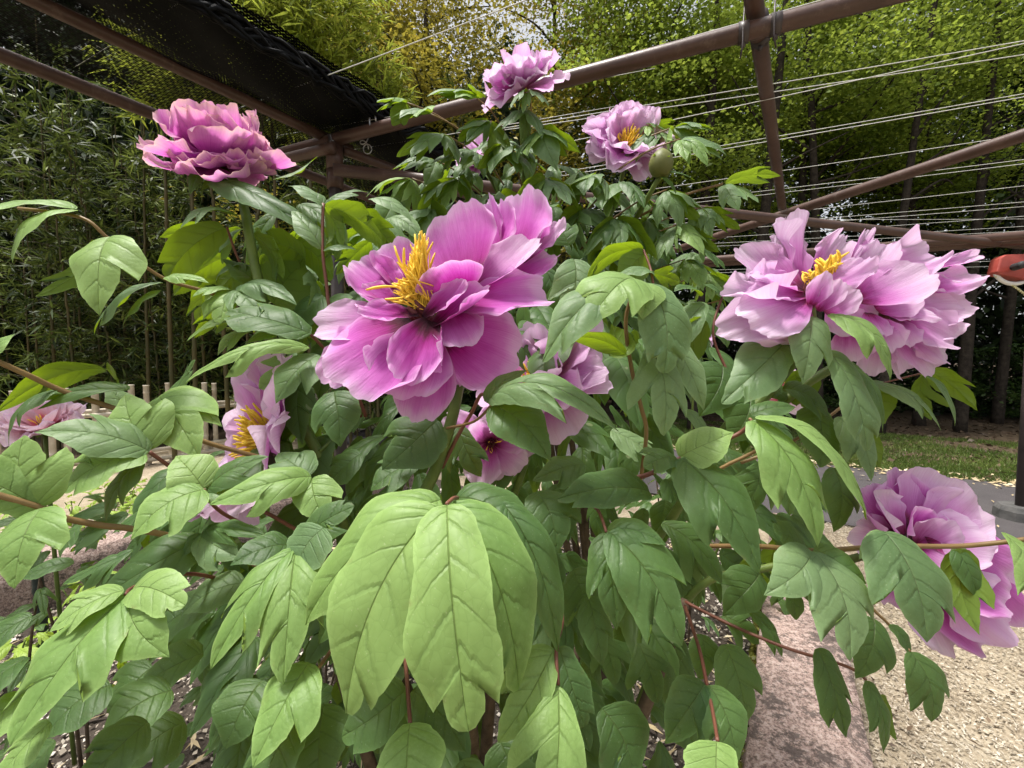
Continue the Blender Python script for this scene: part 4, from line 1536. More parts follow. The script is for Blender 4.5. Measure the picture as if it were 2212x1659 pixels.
for k in range(46):
    f = rs.random()
    b = at(*Z6(860 + 190 * f, 620 - 130 * f, .420))
    t = at(*Z6(850 + 240 * f + rs.uniform(-25, 25), 540 - 150 * f + rs.uniform(-35, 30), .418))
    stamen(fr, b, t - b, (t - b).length, fat=1.0 * .03 / (t - b).length)
c = at(*Z6(1380, 760, .445))
fr2 = flower_core(NEAR, c, cdir((.7, .1, .5)), .010)
fr2['label'] = 'pale magenta flower turned away, pressed against its neighbour'
RQ = [
    ((1620, 490, .445), (1960, 400, .440), 90, .3, (-.1, .6, .8), .4, .8, .3),
    ((1560, 620, .440), (1960, 530, .430), 190, .3, (-.1, .6, .8), .2, .8, .3),
    ((1420, 700, .445), (1890, 690, .432), 360, .2, (.1, .3, .9), .2, .8, 1.0),
    ((1400, 770, .440), (1850, 800, .428), 330, .2, (.1, .2, .95), .2, .8, .6),
    ((1400, 770, .432), (1800, 950, .422), 280, -.2, (.05, .3, .95), .2, .8, .6),
    ((1400, 750, .425), (1680, 800, .408), 150, -.2, (.05, .6, .8), .2, .8, .6),
    ((1400, 820, .445), (1650, 1140, .440), 270, -.1, (.1, .1, 1), .2, .5, .3),
    ((1450, 850, .448), (1740, 1060, .440), 230, -.1, (.2, .2, 1), .2, .8, .6),
    ((1390, 790, .430), (1510, 970, .412), 190, -.2, (.1, .2, 1), .4, .8, .3),
    ((1300, 850, .445), (1240, 1150, .448), 230, -.1, (0, .1, 1), .2, .8, .6),
    ((1280, 800, .425), (1400, 1000, .408), 200, -.2, (-.3, .1, .9), .4, .8, .6),
    ((1000, 720, .432), (1170, 880, .420), 280, -.1, (0, .2, 1), .2, .8, .6), ((1120, 700, .440), (1300, 800, .435), 300, -.1, (0, .2, 1), .2, .8, .6),
    ((1120, 850, .435), (1130, 1070, .435), 280, -.1, (0, .1, 1), .2, .8, .6),
    ((1300, 790, .445), (1460, 1160, .450), 200, -.1, (0, .1, 1), .2, .8, .6),
    ((1350, 640, .450), (1720, 560, .450), 280, .3, (0, .4, .9), .2, 1.2, 1.0),
    ((1290, 740, .430), (1560, 650, .418), 270, .3, (-.1, .5, .85), .4, .8, .3), ((1240, 760, .425), (1330, 910, .405), 190, -.2, (0, .2, 1), .2, .8, .6),
    ((1330, 740, .432), (1600, 760, .415), 230, .1, (.0, .5, .85), .4, .8, .3),
]
for i, (b, t, w, cup, n, roll, ruff, jag) in enumerate(RQ):
    petal(fr2, Z6(*b), Z6(*t), w * .3472, cup, n, 'petal_pale', roll, ruff, jag, i % 6, res=2)
stem(NEAR, [Z6(880, 700, .425) , (1750, 735, .435), (1700, 800, .44), (1640, 870, .445), (1560, 935, .46), (1450, 1120, .52), (1250, 1400, .62)], (.0045, .006))
stem(NEAR, [Z6(1380, 760, .445), (1880, 745, .455), (1740, 830, .455), (1660, 900, .46)], (.0045, .005))

# --- lower right flower
fq = flower_core(NEAR, at(1958, 1172, .445), cdir((.1, .8, .2)), .005)
fq['label'] = 'magenta flower hanging low over the granite kerb'
for i, (b, t, w, cup, n, roll) in enumerate([
    ((1965, 1160, .43), (1935, 1015, .445), 150, .4, (.2, .1, .9), .4), ((1985, 1155, .43), (2050, 1028, .44), 180, .4, (-.2, .1, .9), .4),
    ((2000, 1160, .425), (2120, 1095, .43), 150, .4, (-.2, .3, .9), .4), ((1945, 1160, .43), (1855, 1060, .43), 120, .5, (.5, .2, .8), .6),
    ((1950, 1160, .42), (1900, 1065, .41), 90, .5, (.6, .1, .8), .6), ((2000, 1165, .415), (2135, 1165, .405), 130, -.3, (0, .6, .8), .2),
    ((1990, 1175, .425), (2190, 1275, .415), 200, -.3, (.1, .4, .9), .2), ((1980, 1190, .43), (2185, 1350, .42), 200, -.3, (.1, .3, .9), .2),
    ((1975, 1200, .43), (2075, 1395, .43), 190, -.2, (0, .1, 1), .2), ((1960, 1190, .435), (1925, 1310, .43), 150, -.2, (-.1, .1, 1), .2),
    ((1945, 1180, .43), (1840, 1165, .42), 120, -.2, (0, .4, .9), .2), ((1980, 1170, .42), (2080, 1190, .40), 150, -.2, (0, .5, .85), .2),
    ((1990, 1190, .435), (2165, 1385, .435), 200, -.2, (0, .1, 1), .2), ((1965, 1155, .44), (1995, 1040, .455), 150, .3, (0, .1, .9), .4),
    ((2000, 1165, .43), (2150, 1225, .42), 160, -.2, (0, .4, .9), .2), ((1965, 1172, .425), (1990, 1095, .405), 80, .5, (.1, .3, .9), .6), ((1985, 1180, .42), (2060, 1130, .40), 90, .5, (-.1, .4, .9), .6),
    ]):
    petal(fq, b, t, w, cup, n, 'petal_pale' if i % 3 else 'petal', roll, 1.0, .6, i % 6, res=2)
stem(NEAR, [(1958, 1165, .43), (1900, 1190, .44), (1800, 1215, .46), (1640, 1230, .5), (1480, 1300, .52), (1350, 1600, .62)], (.004, .005))

# --- top left flower: low spread skirt and upright cup
UPL = cdir((.05, .93, .36))
tl = auto_flower(NEAR, at(478, 352, .55), UPL, .066,
                 [(9, 90, 1.08, 1.15, 1.0), (8, 76, 1.05, 1.15, 1.0), (8, 50, 1.05, 1.15, 1.0), (8, 32, 1.1, 1.05, 1.0), (5, 16, .9, .7, .5)], 'petal_peach', 5, 30, .68, jit=.3, ruff=1.3, jag=.8, res=2)
tl['label'] = 'cup-shaped magenta flower with peach-rimmed petals'
stem(NEAR, [(478, 355, .55), (520, 420, .545), (548, 560, .535), (590, 740, .525), (640, 890, .52), (700, 1000, .515), (722, 1060, .52), (790, 1300, .58)], (.0052, .0068))
# --- flower low on the left, behind
f3 = auto_flower(NEAR, at(592, 950, .535), cdir((-.70, .22, .68)), .092,
                 [(9, 84, 1.2, .95, -.1), (8, 66, 1.1, .85, .3)], 'petal_pale', 9, 80, .42)
f3['label'] = 'pale magenta flower with orange stamens low among the leaves'
stem(NEAR, [(585, 985, .565), (660, 1030, .57), (750, 1150, .6)], (.0045, .005))
# --- flower half hidden behind the main bloom
f4 = auto_flower(NEAR, at(1175, 835, .50), cdir((-.35, .55, .6)), .072,
                 [(8, 84, 1.2, .85, -.1), (8, 65, 1.1, .8, .3), (6, 42, 1.0, .7, .5)], 'petal_pale', 21, 50, .38)
f4['label'] = 'pale magenta flower half hidden behind the largest bloom'
stem(NEAR, [(1175, 840, .50), (1150, 950, .52), (1100, 1100, .56)], (.0045, .005))
f5 = auto_flower(NEAR, at(1060, 955, .52), cdir((.1, -.2, .9)), .05, [(6, 80, 1.1, .9, -.2), (5, 55, 1.0, .8, .2)], 'petal_pale', 33, 6, .3)
f5['label'] = 'drooping shaded petals below the largest bloom'
f6 = auto_flower(NEAR, at(452, 1085, .58), cdir((-.1, .4, .8)), .03, [(6, 80, 1.0, .9, 0), (5, 50, 1, .8, .3)], 'petal_pale', 41, 6, .3)
f6['label'] = 'small pale bloom peeping between leaves'

# --- hand placed leaves: base, tip, width(px), kind, bend, normal, material
Y, G_, L_, I_ = 'leaf_lit', 'leaf_grey', 'leaf', 'leaf_lime'
UPN, FRN, LFN, RTN = (0, .8, .5), (0, .25, .95), (-.4, .4, .8), (.4, .4, .8)
BK = (0, .6, -.75)             # underside towards the viewer
HL = [
    # front fan
    ((950, 1094, .272), (748, 1540, .244), 225, 'b2', 1.0, (-.25, .4, .85), Y), ((966, 1092, .258), (1012, 1580, .212), 195, 'b', 1.1, (.0, .45, .85), Y),
    ((952, 1080, .295), (662, 1350, .285), 190, 'o', 1.6, (-.35, .6, .7), Y), ((975, 1086, .288), (1120, 1490, .262), 170, 'b3', 1.2, (.35, .4, .85), Y),
    ((1085, 1085, .300), (1204, 1408, .280), 125, '2', 1.0, (.4, .4, .85), L_), ((985, 1075, .310), (1175, 1175, .300), 130, 'o', 1.4, (.2, .75, .6), L_),
    ((800, 1215, .310), (688, 1392, .300), 120, '-2', .8, LFN, L_), ((700, 1140, .33), (640, 1250, .32), 130, 'o', .8, LFN, G_),
    # below the fan
    ((886, 1562, .262), (885, 1790, .235), 165, 'o', 1.2, (0, .5, .85), Y), ((878, 1490, .29), (738, 1592, .275), 125, 'o', 1.0, LFN, L_), ((892, 1490, .29), (1006, 1625, .275), 120, '2', 1.0, RTN, L_),
    ((1196, 1402, .285), (1076, 1605, .265), 125, 'o', .9, (-.3, .35, .9), Y), ((1206, 1400, .288), (1262, 1570, .27), 90, 'o', .9, (.35, .35, .9), L_), ((1206, 1482, .272), (1185, 1790, .235), 165, 'o', .9, (0, .4, .9), Y),
    ((640, 1560, .29), (560, 1760, .26), 150, '2', .8, LFN, L_), ((700, 1520, .31), (690, 1700, .29), 140, 'o', .8, FRN, L_), ((1000, 1640, .29), (1030, 1800, .28), 120, 'o', .8, FRN, L_),
    ((1300, 1530, .33), (1370, 1700, .31), 150, 'o', .8, RTN, L_), ((1080, 1600, .33), (1130, 1760, .31), 120, 'o', .8, FRN, L_), ((1270, 1290, .36), (1300, 1440, .345), 90, 'o', .8, RTN, L_),
    # far left
    ((168, 456, .43), (28, 568, .40), 120, '2', 1.6, (-.25, .7, .7), Y), ((165, 452, .43), (-70, 475, .40), 90, 'o', 1.0, (-.1, .8, .55), Y),
    ((200, 518, .43), (76, 640, .41), 72, 'o', 1.6, (.3, .6, -.75), L_), ((238, 512, .42), (216, 682, .39), 150, '-2', .9, (-.05, .55, .85), Y),
    ((352, 612, .47), (204, 722, .45), 66, '-3', 1.2, (-.2, .85, .5), G_), ((348, 628, .47), (266, 705, .46), 56, 'o', 1.0, (-.1, .8, .5), G_), ((360, 600, .47), (452, 612, .46), 44, '2', .8, UPN, Y),
    ((-20, 770, .36), (32, 722, .37), 60, 'o', .8, UPN, Y),
    # under the top left flower
    ((462, 402, .53), (692, 528, .50), 95, 'o', .9, (.15, .75, .6), L_), ((515, 470, .53), (390, 494, .49), 80, 'o', 1.8, (-.1, .75, .6), G_), ((485, 492, .55), (362, 602, .52), 78, 'o', 1.2, (-.2, .7, -.6), L_),
    ((548, 505, .55), (612, 602, .53), 85, 'o', 1.0, (.1, .6, -.75), L_), ((590, 388, .54), (686, 338, .55), 48, 'o', -.5, (.2, .85, .3), G_), ((700, 446, .50), (622, 402, .50), 52, 'o', 1.0, UPN, G_),
    ((702, 446, .49), (826, 522, .48), 84, 'o', 1.3, (.1, .7, -.6), L_), ((704, 442, .50), (795, 415, .52), 48, '2', .9, UPN, L_), ((700, 452, .51), (742, 530, .50), 70, 'd', .8, (0, .6, -.7), L_),
    ((696, 538, .49), (630, 455, .50), 55, 'o', 1.0, UPN, G_), ((700, 540, .49), (770, 540, .49), 45, 'o', .8, UPN, L_), ((440, 365, .54), (412, 420, .52), 34, 'n', 1.0, FRN, L_), ((452, 370, .54), (432, 412, .52), 26, 'n', .8, BK, L_),
    ((560, 620, .56), (480, 560, .54), 90, 'o', .8, UPN, L_), ((590, 655, .56), (660, 560, .58), 110, 'o', .8, (0, .5, -.8), L_), ((640, 520, .58), (720, 600, .56), 90, 'o', .8, (0, .5, -.8), L_), ((470, 610, .55), (530, 570, .55), 60, 'o', 1.4, UPN, G_),
    ((660, 560, .57), (560, 520, .57), 80, 'o', .8, (0, .5, -.8), L_), ((800, 430, .55), (890, 480, .54), 66, 'o', .9, UPN, G_), ((770, 470, .54), (860, 560, .53), 80, 'o', 1.0, (0, .7, -.6), L_),
    # left middle
    ((500, 628, .50), (476, 700, .47), 100, '3', .9, (0, .6, .8), Y), ((498, 626, .50), (416, 642, .475), 66, 'o', 1.0, (-.2, .7, .7), Y), ((506, 628, .50), (565, 682, .475), 76, '2', .9, (.2, .65, .7), G_), ((520, 620, .51), (642, 660, .48), 70, '2', 1.0, (.1, .75, .6), G_),
    ((672, 722, .46), (492, 672, .46), 110, 'o', .8, (-.05, .75, .65), L_), ((668, 752, .44), (398, 832, .40), 66, '-2', 1.3, (-.1, .75, .6), Y), ((662, 715, .47), (530, 742, .46), 90, 'o', .9, UPN, L_),
    ((540, 700, .52), (404, 738, .49), 40, 'n', 1.6, UPN, Y), ((545, 712, .52), (470, 768, .50), 70, 'o', 1.0, UPN, Y), ((690, 768, .46), (596, 872, .43), 110, '-2', 1.0, (-.1, .6, .8), G_), ((650, 780, .50), (560, 840, .49), 100, 'o', .8, FRN, Y),
    ((722, 846, .42), (736, 966, .40), 110, 'o', .9, (0, .4, .9), L_), ((700, 640, .55), (620, 720, .54), 120, 'o', .8, UPN, L_), ((760, 640, .56), (680, 690, .55), 90, 'o', .8, UPN, G_),
    ((228, 800, .43), (-8, 892, .40), 74, 'o', 1.5, (-.1, .75, -.6), L_), ((230, 796, .44), (252, 830, .43), 50, 'o', 1.0, (0, .6, -.7), L_), ((130, 842, .40), (20, 962, .38), 60, '-2', 1.4, (-.3, .7, .6), L_), ((280, 842, .42), (56, 872, .40), 66, 'o', .7, (0, .75, .6), L_),
    ((310, 910, .55), (422, 778, .56), 66, 'o', -.4, (0, .8, .5), L_), ((300, 905, .55), (228, 830, .54), 54, 'o', .8, (-.1, .8, .4), G_),
    ((322, 976, .385), (74, 934, .35), 118, 'o', .9, (-.05, .75, .65), G_), ((326, 972, .39), (270, 852, .40), 142, '2', .8, (.05, .55, .85), Y), ((316, 982, .38), (138, 1062, .35), 120, 'o', 1.0, (-.1, .6, .8), Y), ((312, 990, .385), (228, 1128, .37), 66, '-2', .9, (-.2, .5, .8), L_),
    ((344, 858, .43), (432, 990, .40), 140, '-2', .9, (.1, .5, .85), Y), ((352, 852, .44), (480, 922, .42), 84, '2', .9, (.1, .65, .7), Y),
    ((88, 1096, .33), (52, 940, .335), 170, 'o', .8, (0, .6, .8), Y), ((88, 1098, .33), (-110, 1010, .31), 110, 'o', .8, (0, .6, .8), Y), ((90, 1098, .325), (32, 1272, .295), 165, '-2', 1.0, (-.05, .5, .85), Y),
    ((442, 1058, .37), (282, 1166, .335), 132, '-2', 1.0, (-.1, .6, .8), Y), ((440, 1056, .375), (380, 985, .385), 100, 'o', .9, UPN, Y), ((446, 1058, .38), (582, 986, .39), 80, '2', .7, (0, .75, .6), L_), ((448, 1060, .38), (520, 1090, .37), 60, 'o', .8, UPN, G_),
    ((672, 1030, .39), (452, 1092, .355), 100, '-2', 1.0, (-.1, .65, .75), Y), ((674, 1034, .39), (706, 1130, .37), 100, 'o', 1.0, (.1, .5, .85), Y), ((668, 1028, .40), (600, 980, .42), 90, 'o', .8, UPN, G_),
    ((436, 1152, .37), (522, 1206, .35), 96, '3', 1.0, (.1, .6, .8), G_), ((440, 1148, .37), (582, 1160, .355), 56, '2', 1.0, (.1, .75, .6), L_), ((432, 1152, .37), (392, 1206, .36), 56, '-2', .8, LFN, L_),
    ((440, 1168, .375), (200, 1310, .34), 130, 'o', 1.0, (-.1, .65, .75), L_), ((160, 1215, .40), (40, 1250, .385), 46, 'n', 1.0, UPN, L_), ((180, 1130, .55), (130, 1210, .53), 50, '-2', .9, LFN, L_),
    # lower left fan
    ((272, 1286, .30), (22, 1612, .245), 215, '3', .8, (-.2, .5, .85), Y), ((284, 1288, .30), (366, 1420, .275), 150, '-2', .9, (.2, .45, .9), Y), ((268, 1276, .30), (106, 1366, .275), 96, 'o', 1.0, (-.2, .65, .7), Y), ((286, 1274, .305), (400, 1308, .285), 90, 'o', .9, (.2, .65, .7), Y),
    ((634, 1186, .33), (456, 1446, .285), 125, 'o', .9, (-.25, .45, .85), Y), ((640, 1188, .33), (612, 1478, .28), 140, '3', .9, (.1, .4, .9), Y), ((630, 1178, .34), (496, 1222, .315), 90, 'o', .9, (-.1, .7, .7), L_), ((645, 1180, .34), (766, 1094, .34), 90, 'o', .7, (0, .7, .7), L_),
    ((372, 1492, .34), (214, 1600, .31), 150, '-3', .9, LFN, L_), ((566, 1470, .34), (486, 1620, .31), 150, '-2', .9, (-.1, .4, .9), L_), ((668, 1432, .30), (546, 1660, .26), 150, '-2', .9, (-.25, .4, .9), Y), ((440, 1410, .37), (300, 1480, .35), 120, 'o', .9, UPN, L_),
    ((320, 1560, .29), (150, 1720, .26), 130, '2', .9, (-.2, .5, .85), L_), ((60, 1420, .31), (-80, 1560, .28), 130, '2', .9, LFN, L_), ((70, 1330, .36), (-60, 1430, .34), 80, 'o', .9, UPN, L_), ((530, 1260, .40), (390, 1330, .38), 90, 'o', .9, UPN, G_), ((470, 1290, .42), (330, 1380, .40), 110, 'o', .9, UPN, L_),
    ((110, 1560, .27), (-20, 1700, .25), 110, '2', .8, LFN, Y), ((230, 1640, .28), (180, 1760, .27), 90, 'o', .8, FRN, L_),
    # middle, under the flowers
    ((946, 908, .44), (826, 1016, .415), 150, '2', .8, (-.1, .55, .85), L_), ((910, 1000, .46), (800, 1060, .44), 110, 'o', .8, UPN, L_), ((780, 980, .48), (700, 1060, .47), 100, '2', .8, UPN, L_), ((990, 920, .47), (1040, 1030, .46), 90, 'o', .8, FRN, L_),
    ((1062, 866, .375), (1335, 932, .335), 105, '2', 1.9, (.1, .75, .65), G_), ((1064, 876, .37), (1190, 996, .345), 122, 'o', .9, (.15, .5, .85), L_), ((1048, 868, .38), (1140, 800, .39), 60, 'o', .8, UPN, L_),
    ((1160, 1062, .36), (1204, 1196, .335), 125, '-2', .9, (.1, .5, .85), L_), ((1402, 1062, .37), (1204, 1078, .345), 100, 'o', .7, (-.05, .65, .75), L_), ((1260, 1000, .42), (1150, 1040, .41), 90, 'o', .8, UPN, L_), ((1320, 930, .42), (1420, 990, .41), 80, 'o', .8, UPN, G_),
    ((1310, 1152, .335), (1332, 1362, .31), 100, '2', .9, (-.1, .4, .9), L_), ((1316, 1148, .335), (1474, 1396, .30), 160, '3', .9, (.2, .4, .9), L_), ((1312, 1144, .34), (1440, 1178, .325), 76, 'o', 1.0, (.1, .75, .6), L_),
    ((1430, 1130, .40), (1560, 1260, .38), 130, 'd', .9, RTN, L_), ((1240, 1230, .40), (1290, 1350, .385), 110, 'o', .9, FRN, L_), ((1380, 1390, .38), (1420, 1520, .36), 110, 'd', .9, FRN, L_),
    # right of the main flower
    ((1378, 612, .36), (1172, 782, .325), 115, 'o', 1.2, (-.35, .45, .8), G_), ((1376, 606, .355), (1268, 704, .325), 150, '3', 1.5, (-.05, .65, .75), Y), ((1372, 610, .35), (1388, 690, .33), 110, '2', 1.2, (.1, .6, .8), Y), ((1392, 612, .355), (1434, 806, .33), 128, 'o', .9, (.2, .45, .9), G_),
    ((1402, 752, .36), (1434, 942, .335), 128, 'o', .9, (.1, .4, .9), G_), ((1440, 732, .37), (1520, 888, .35), 100, '2', .9, (.25, .4, .9), G_), ((1352, 766, .37), (1222, 734, .35), 54, 'o', 1.3, (-.1, .75, -.6), L_), ((1356, 768, .37), (1320, 700, .38), 60, 'o', .8, (0, .6, -.7), L_),
    ((1390, 540, .48), (1265, 620, .46), 66, 'o', 1.7, (-.1, .75, -.5), L_), ((1395, 545, .48), (1350, 620, .47), 80, 'o', .9, (0, .5, -.8), L_), ((1412, 590, .47), (1470, 610, .45), 66, 'd', 1.0, (0, .6, -.7), L_), ((1410, 590, .47), (1330, 600, .46), 56, 'o', 1.2, UPN, G_),
    ((1512, 640, .52), (1455, 630, .50), 40, 'n', 1.6, UPN, L_), ((1524, 655, .52), (1440, 760, .50), 90, 'o', .9, LFN, G_), ((1530, 700, .50), (1450, 780, .49), 100, 'o', .9, (0, .5, -.8), L_), ((1560, 640, .52), (1520, 615, .52), 44, 'o', .9, UPN, L_), ((1240, 560, .50), (1225, 690, .48), 100, 'o', .9, FRN, G_), ((1230, 530, .52), (1215, 480, .53), 70, 'o', .8, FRN, L_),
    # leaves of the right flower
    ((1700, 736, .425), (1558, 872, .39), 115, 'o', .9, (-.2, .55, .8), G_), ((1748, 684, .40), (1732, 832, .38), 100, 'o', .9, (0, .4, .9), G_), ((1790, 680, .40), (1922, 822, .375), 100, '-3', 1.6, (.2, .7, .7), Y), ((1786, 758, .405), (1872, 974, .375), 100, 'o', .9, (.2, .4, .9), G_), ((1832, 782, .415), (1906, 932, .40), 60, 'o', .9, (.5, .3, .8), L_),
    ((1560, 790, .46), (1510, 900, .44), 120, '2', .9, FRN, L_), ((1620, 850, .45), (1570, 960, .44), 100, 'o', .9, FRN, L_), ((1700, 860, .45), (1640, 830, .46), 80, '2', .9, UPN, L_), ((1690, 840, .44), (1790, 900, .43), 90, 'o', 1.4, (.2, .6, .7), L_), ((1720, 800, .46), (1750, 880, .45), 80, 'o', .9, BK, L_),
    # yellow-green leaves at the right margin
    ((1872, 828, .46), (1912, 916, .45), 90, 'o', .7, BK, L_), ((1878, 826, .46), (2032, 930, .44), 62, '-3', 1.3, (.2, .75, .6), G_), ((1876, 824, .46), (1840, 806, .46), 40, 'o', .8, UPN, L_), ((1994, 812, .46), (2012, 908, .45), 72, 'o', .7, BK, L_), ((1990, 806, .455), (2062, 920, .44), 34, 'n', 1.0, RTN, G_), ((1996, 802, .455), (2112, 888, .44), 54, '2', 1.5, (.1, .7, -.6), L_),
    ((1812, 900, .43), (1882, 1040, .405), 88, '2', .9, (.15, .5, .85), G_), ((1842, 900, .435), (1900, 1010, .42), 40, 'n', 1.3, (.3, .5, -.7), L_), ((1760, 880, .44), (1770, 1010, .42), 90, 'o', .9, FRN, L_), ((1800, 1010, .46), (1800, 1150, .45), 90, 'o', .9, FRN, L_),
    # front right
    ((1626, 908, .36), (1766, 1182, .32), 128, 'o', 1.0, (.1, .5, .85), Y), ((1632, 902, .36), (1868, 1120, .325), 78, 'o', 1.4, (.4, .65, .55), Y), ((1622, 896, .37), (1720, 880, .37), 60, 'o', .9, UPN, L_),
    ((1470, 990, .365), (1642, 1242, .32), 160, '2', .9, (.15, .5, .85), L_), ((1468, 988, .37), (1586, 934, .36), 90, 'o', 1.2, (.1, .7, .7), Y), ((1462, 990, .37), (1390, 1010, .36), 80, 'o', .9, UPN, L_), ((1640, 1000, .42), (1600, 1110, .41), 110, 'd', .9, FRN, L_),
    ((1752, 1192, .335), (1650, 1286, .31), 122, '-2', .9, (-.2, .5, .85), G_), ((1758, 1192, .335), (1836, 1428, .295), 165, '3', .9, (.15, .4, .9), G_), ((1758, 1186, .34), (1872, 1262, .325), 84, '2', .9, (.3, .5, .8), L_), ((1742, 1186, .345), (1670, 1140, .345), 90, 'o', .8, UPN, L_), ((1700, 1230, .36), (1720, 1340, .35), 90, 'd', .9, FRN, L_),
    ((1910, 1148, .34), (2002, 1388, .305), 190, '-3', .9, (.1, .45, .9), G_), ((1906, 1148, .345), (1880, 1262, .33), 70, '2', .9, (-.3, .4, .9), G_), ((2078, 1186, .37), (2116, 1372, .35), 88, '2', .8, (.2, .5, -.8), L_), ((2166, 1150, .33), (2240, 1330, .30), 100, 'o', .9, (.2, .5, .85), Y), ((2060, 1180, .375), (2110, 1295, .365), 60, 'o', .9, FRN, L_),
    ((1888, 1336, .37), (1848, 1466, .355), 100, 'o', .7, (-.1, .3, .9), L_), ((1766, 1400, .36), (1828, 1594, .34), 84, '3', .8, (.1, .3, .95), L_), ((1872, 1470, .36), (1908, 1626, .345), 62, '2', .9, (.3, .3, .9), L_), ((1966, 1408, .37), (2012, 1560, .35), 112, '3', .9, (.15, .35, .9), L_), ((1920, 1350, .38), (1966, 1420, .37), 44, 'n', .9, RTN, L_), ((1905, 1500, .365), (1936, 1600, .36), 34, 'n', .9, BK, L_),
    ((1522, 1478, .33), (1436, 1606, .31), 112, '-2', .9, (-.2, .4, .9), L_), ((1532, 1480, .33), (1592, 1652, .305), 120, '2', .9, (.2, .4, .9), L_), ((1548, 1602, .28), (1560, 1760, .26), 130, 'o', .9, (0, .5, .85), Y), ((1566, 1392, .38), (1612, 1566, .36), 110, '3', .9, (.1, .3, .95), L_), ((1515, 1370, .40), (1510, 1470, .39), 76, '-2', .9, FRN, L_),
    ((1620, 1320, .42), (1690, 1420, .41), 50, '3', .9, RTN, L_), ((1560, 1330, .43), (1640, 1390, .42), 90, 'd', .9, RTN, L_), ((1640, 1240, .42), (1560, 1330, .41), 100, '2', .9, FRN, L_), ((1300, 1370, .42), (1330, 1480, .40), 90, 'd', .9, FRN, L_),
    ((240, 1480, .37), (92, 1602, .34), 150, '2', .9, LFN, L_), ((400, 1560, .37), (262, 1660, .34), 140, '3', .9, LFN, L_), ((120, 1600, .33), (30, 1740, .31), 120, 'k3', .9, LFN, L_), ((330, 1440, .40), (230, 1540, .38), 130, 'k3', .9, UPN, L_),
    ((150, 1400, .40), (40, 1500, .38), 120, '2', .9, UPN, L_), ((60, 1500, .30), (-60, 1640, .28), 120, '2', .9, LFN, Y),
]
SEEDC = 0
for (b, t, w, kd, bd, n, mt) in HL:
    SEEDC += 1
    if kd == 'o' and w > 60 and SEEDC > 8:
        kd = ('k2', 'b2', '-2', 'k3', 'b', 'k4', '2', 'o', 'b4')[SEEDC % 9]
    leaf(NEAR, b, t, w, kd, bd, n, mt, .2, SEEDC % 7)

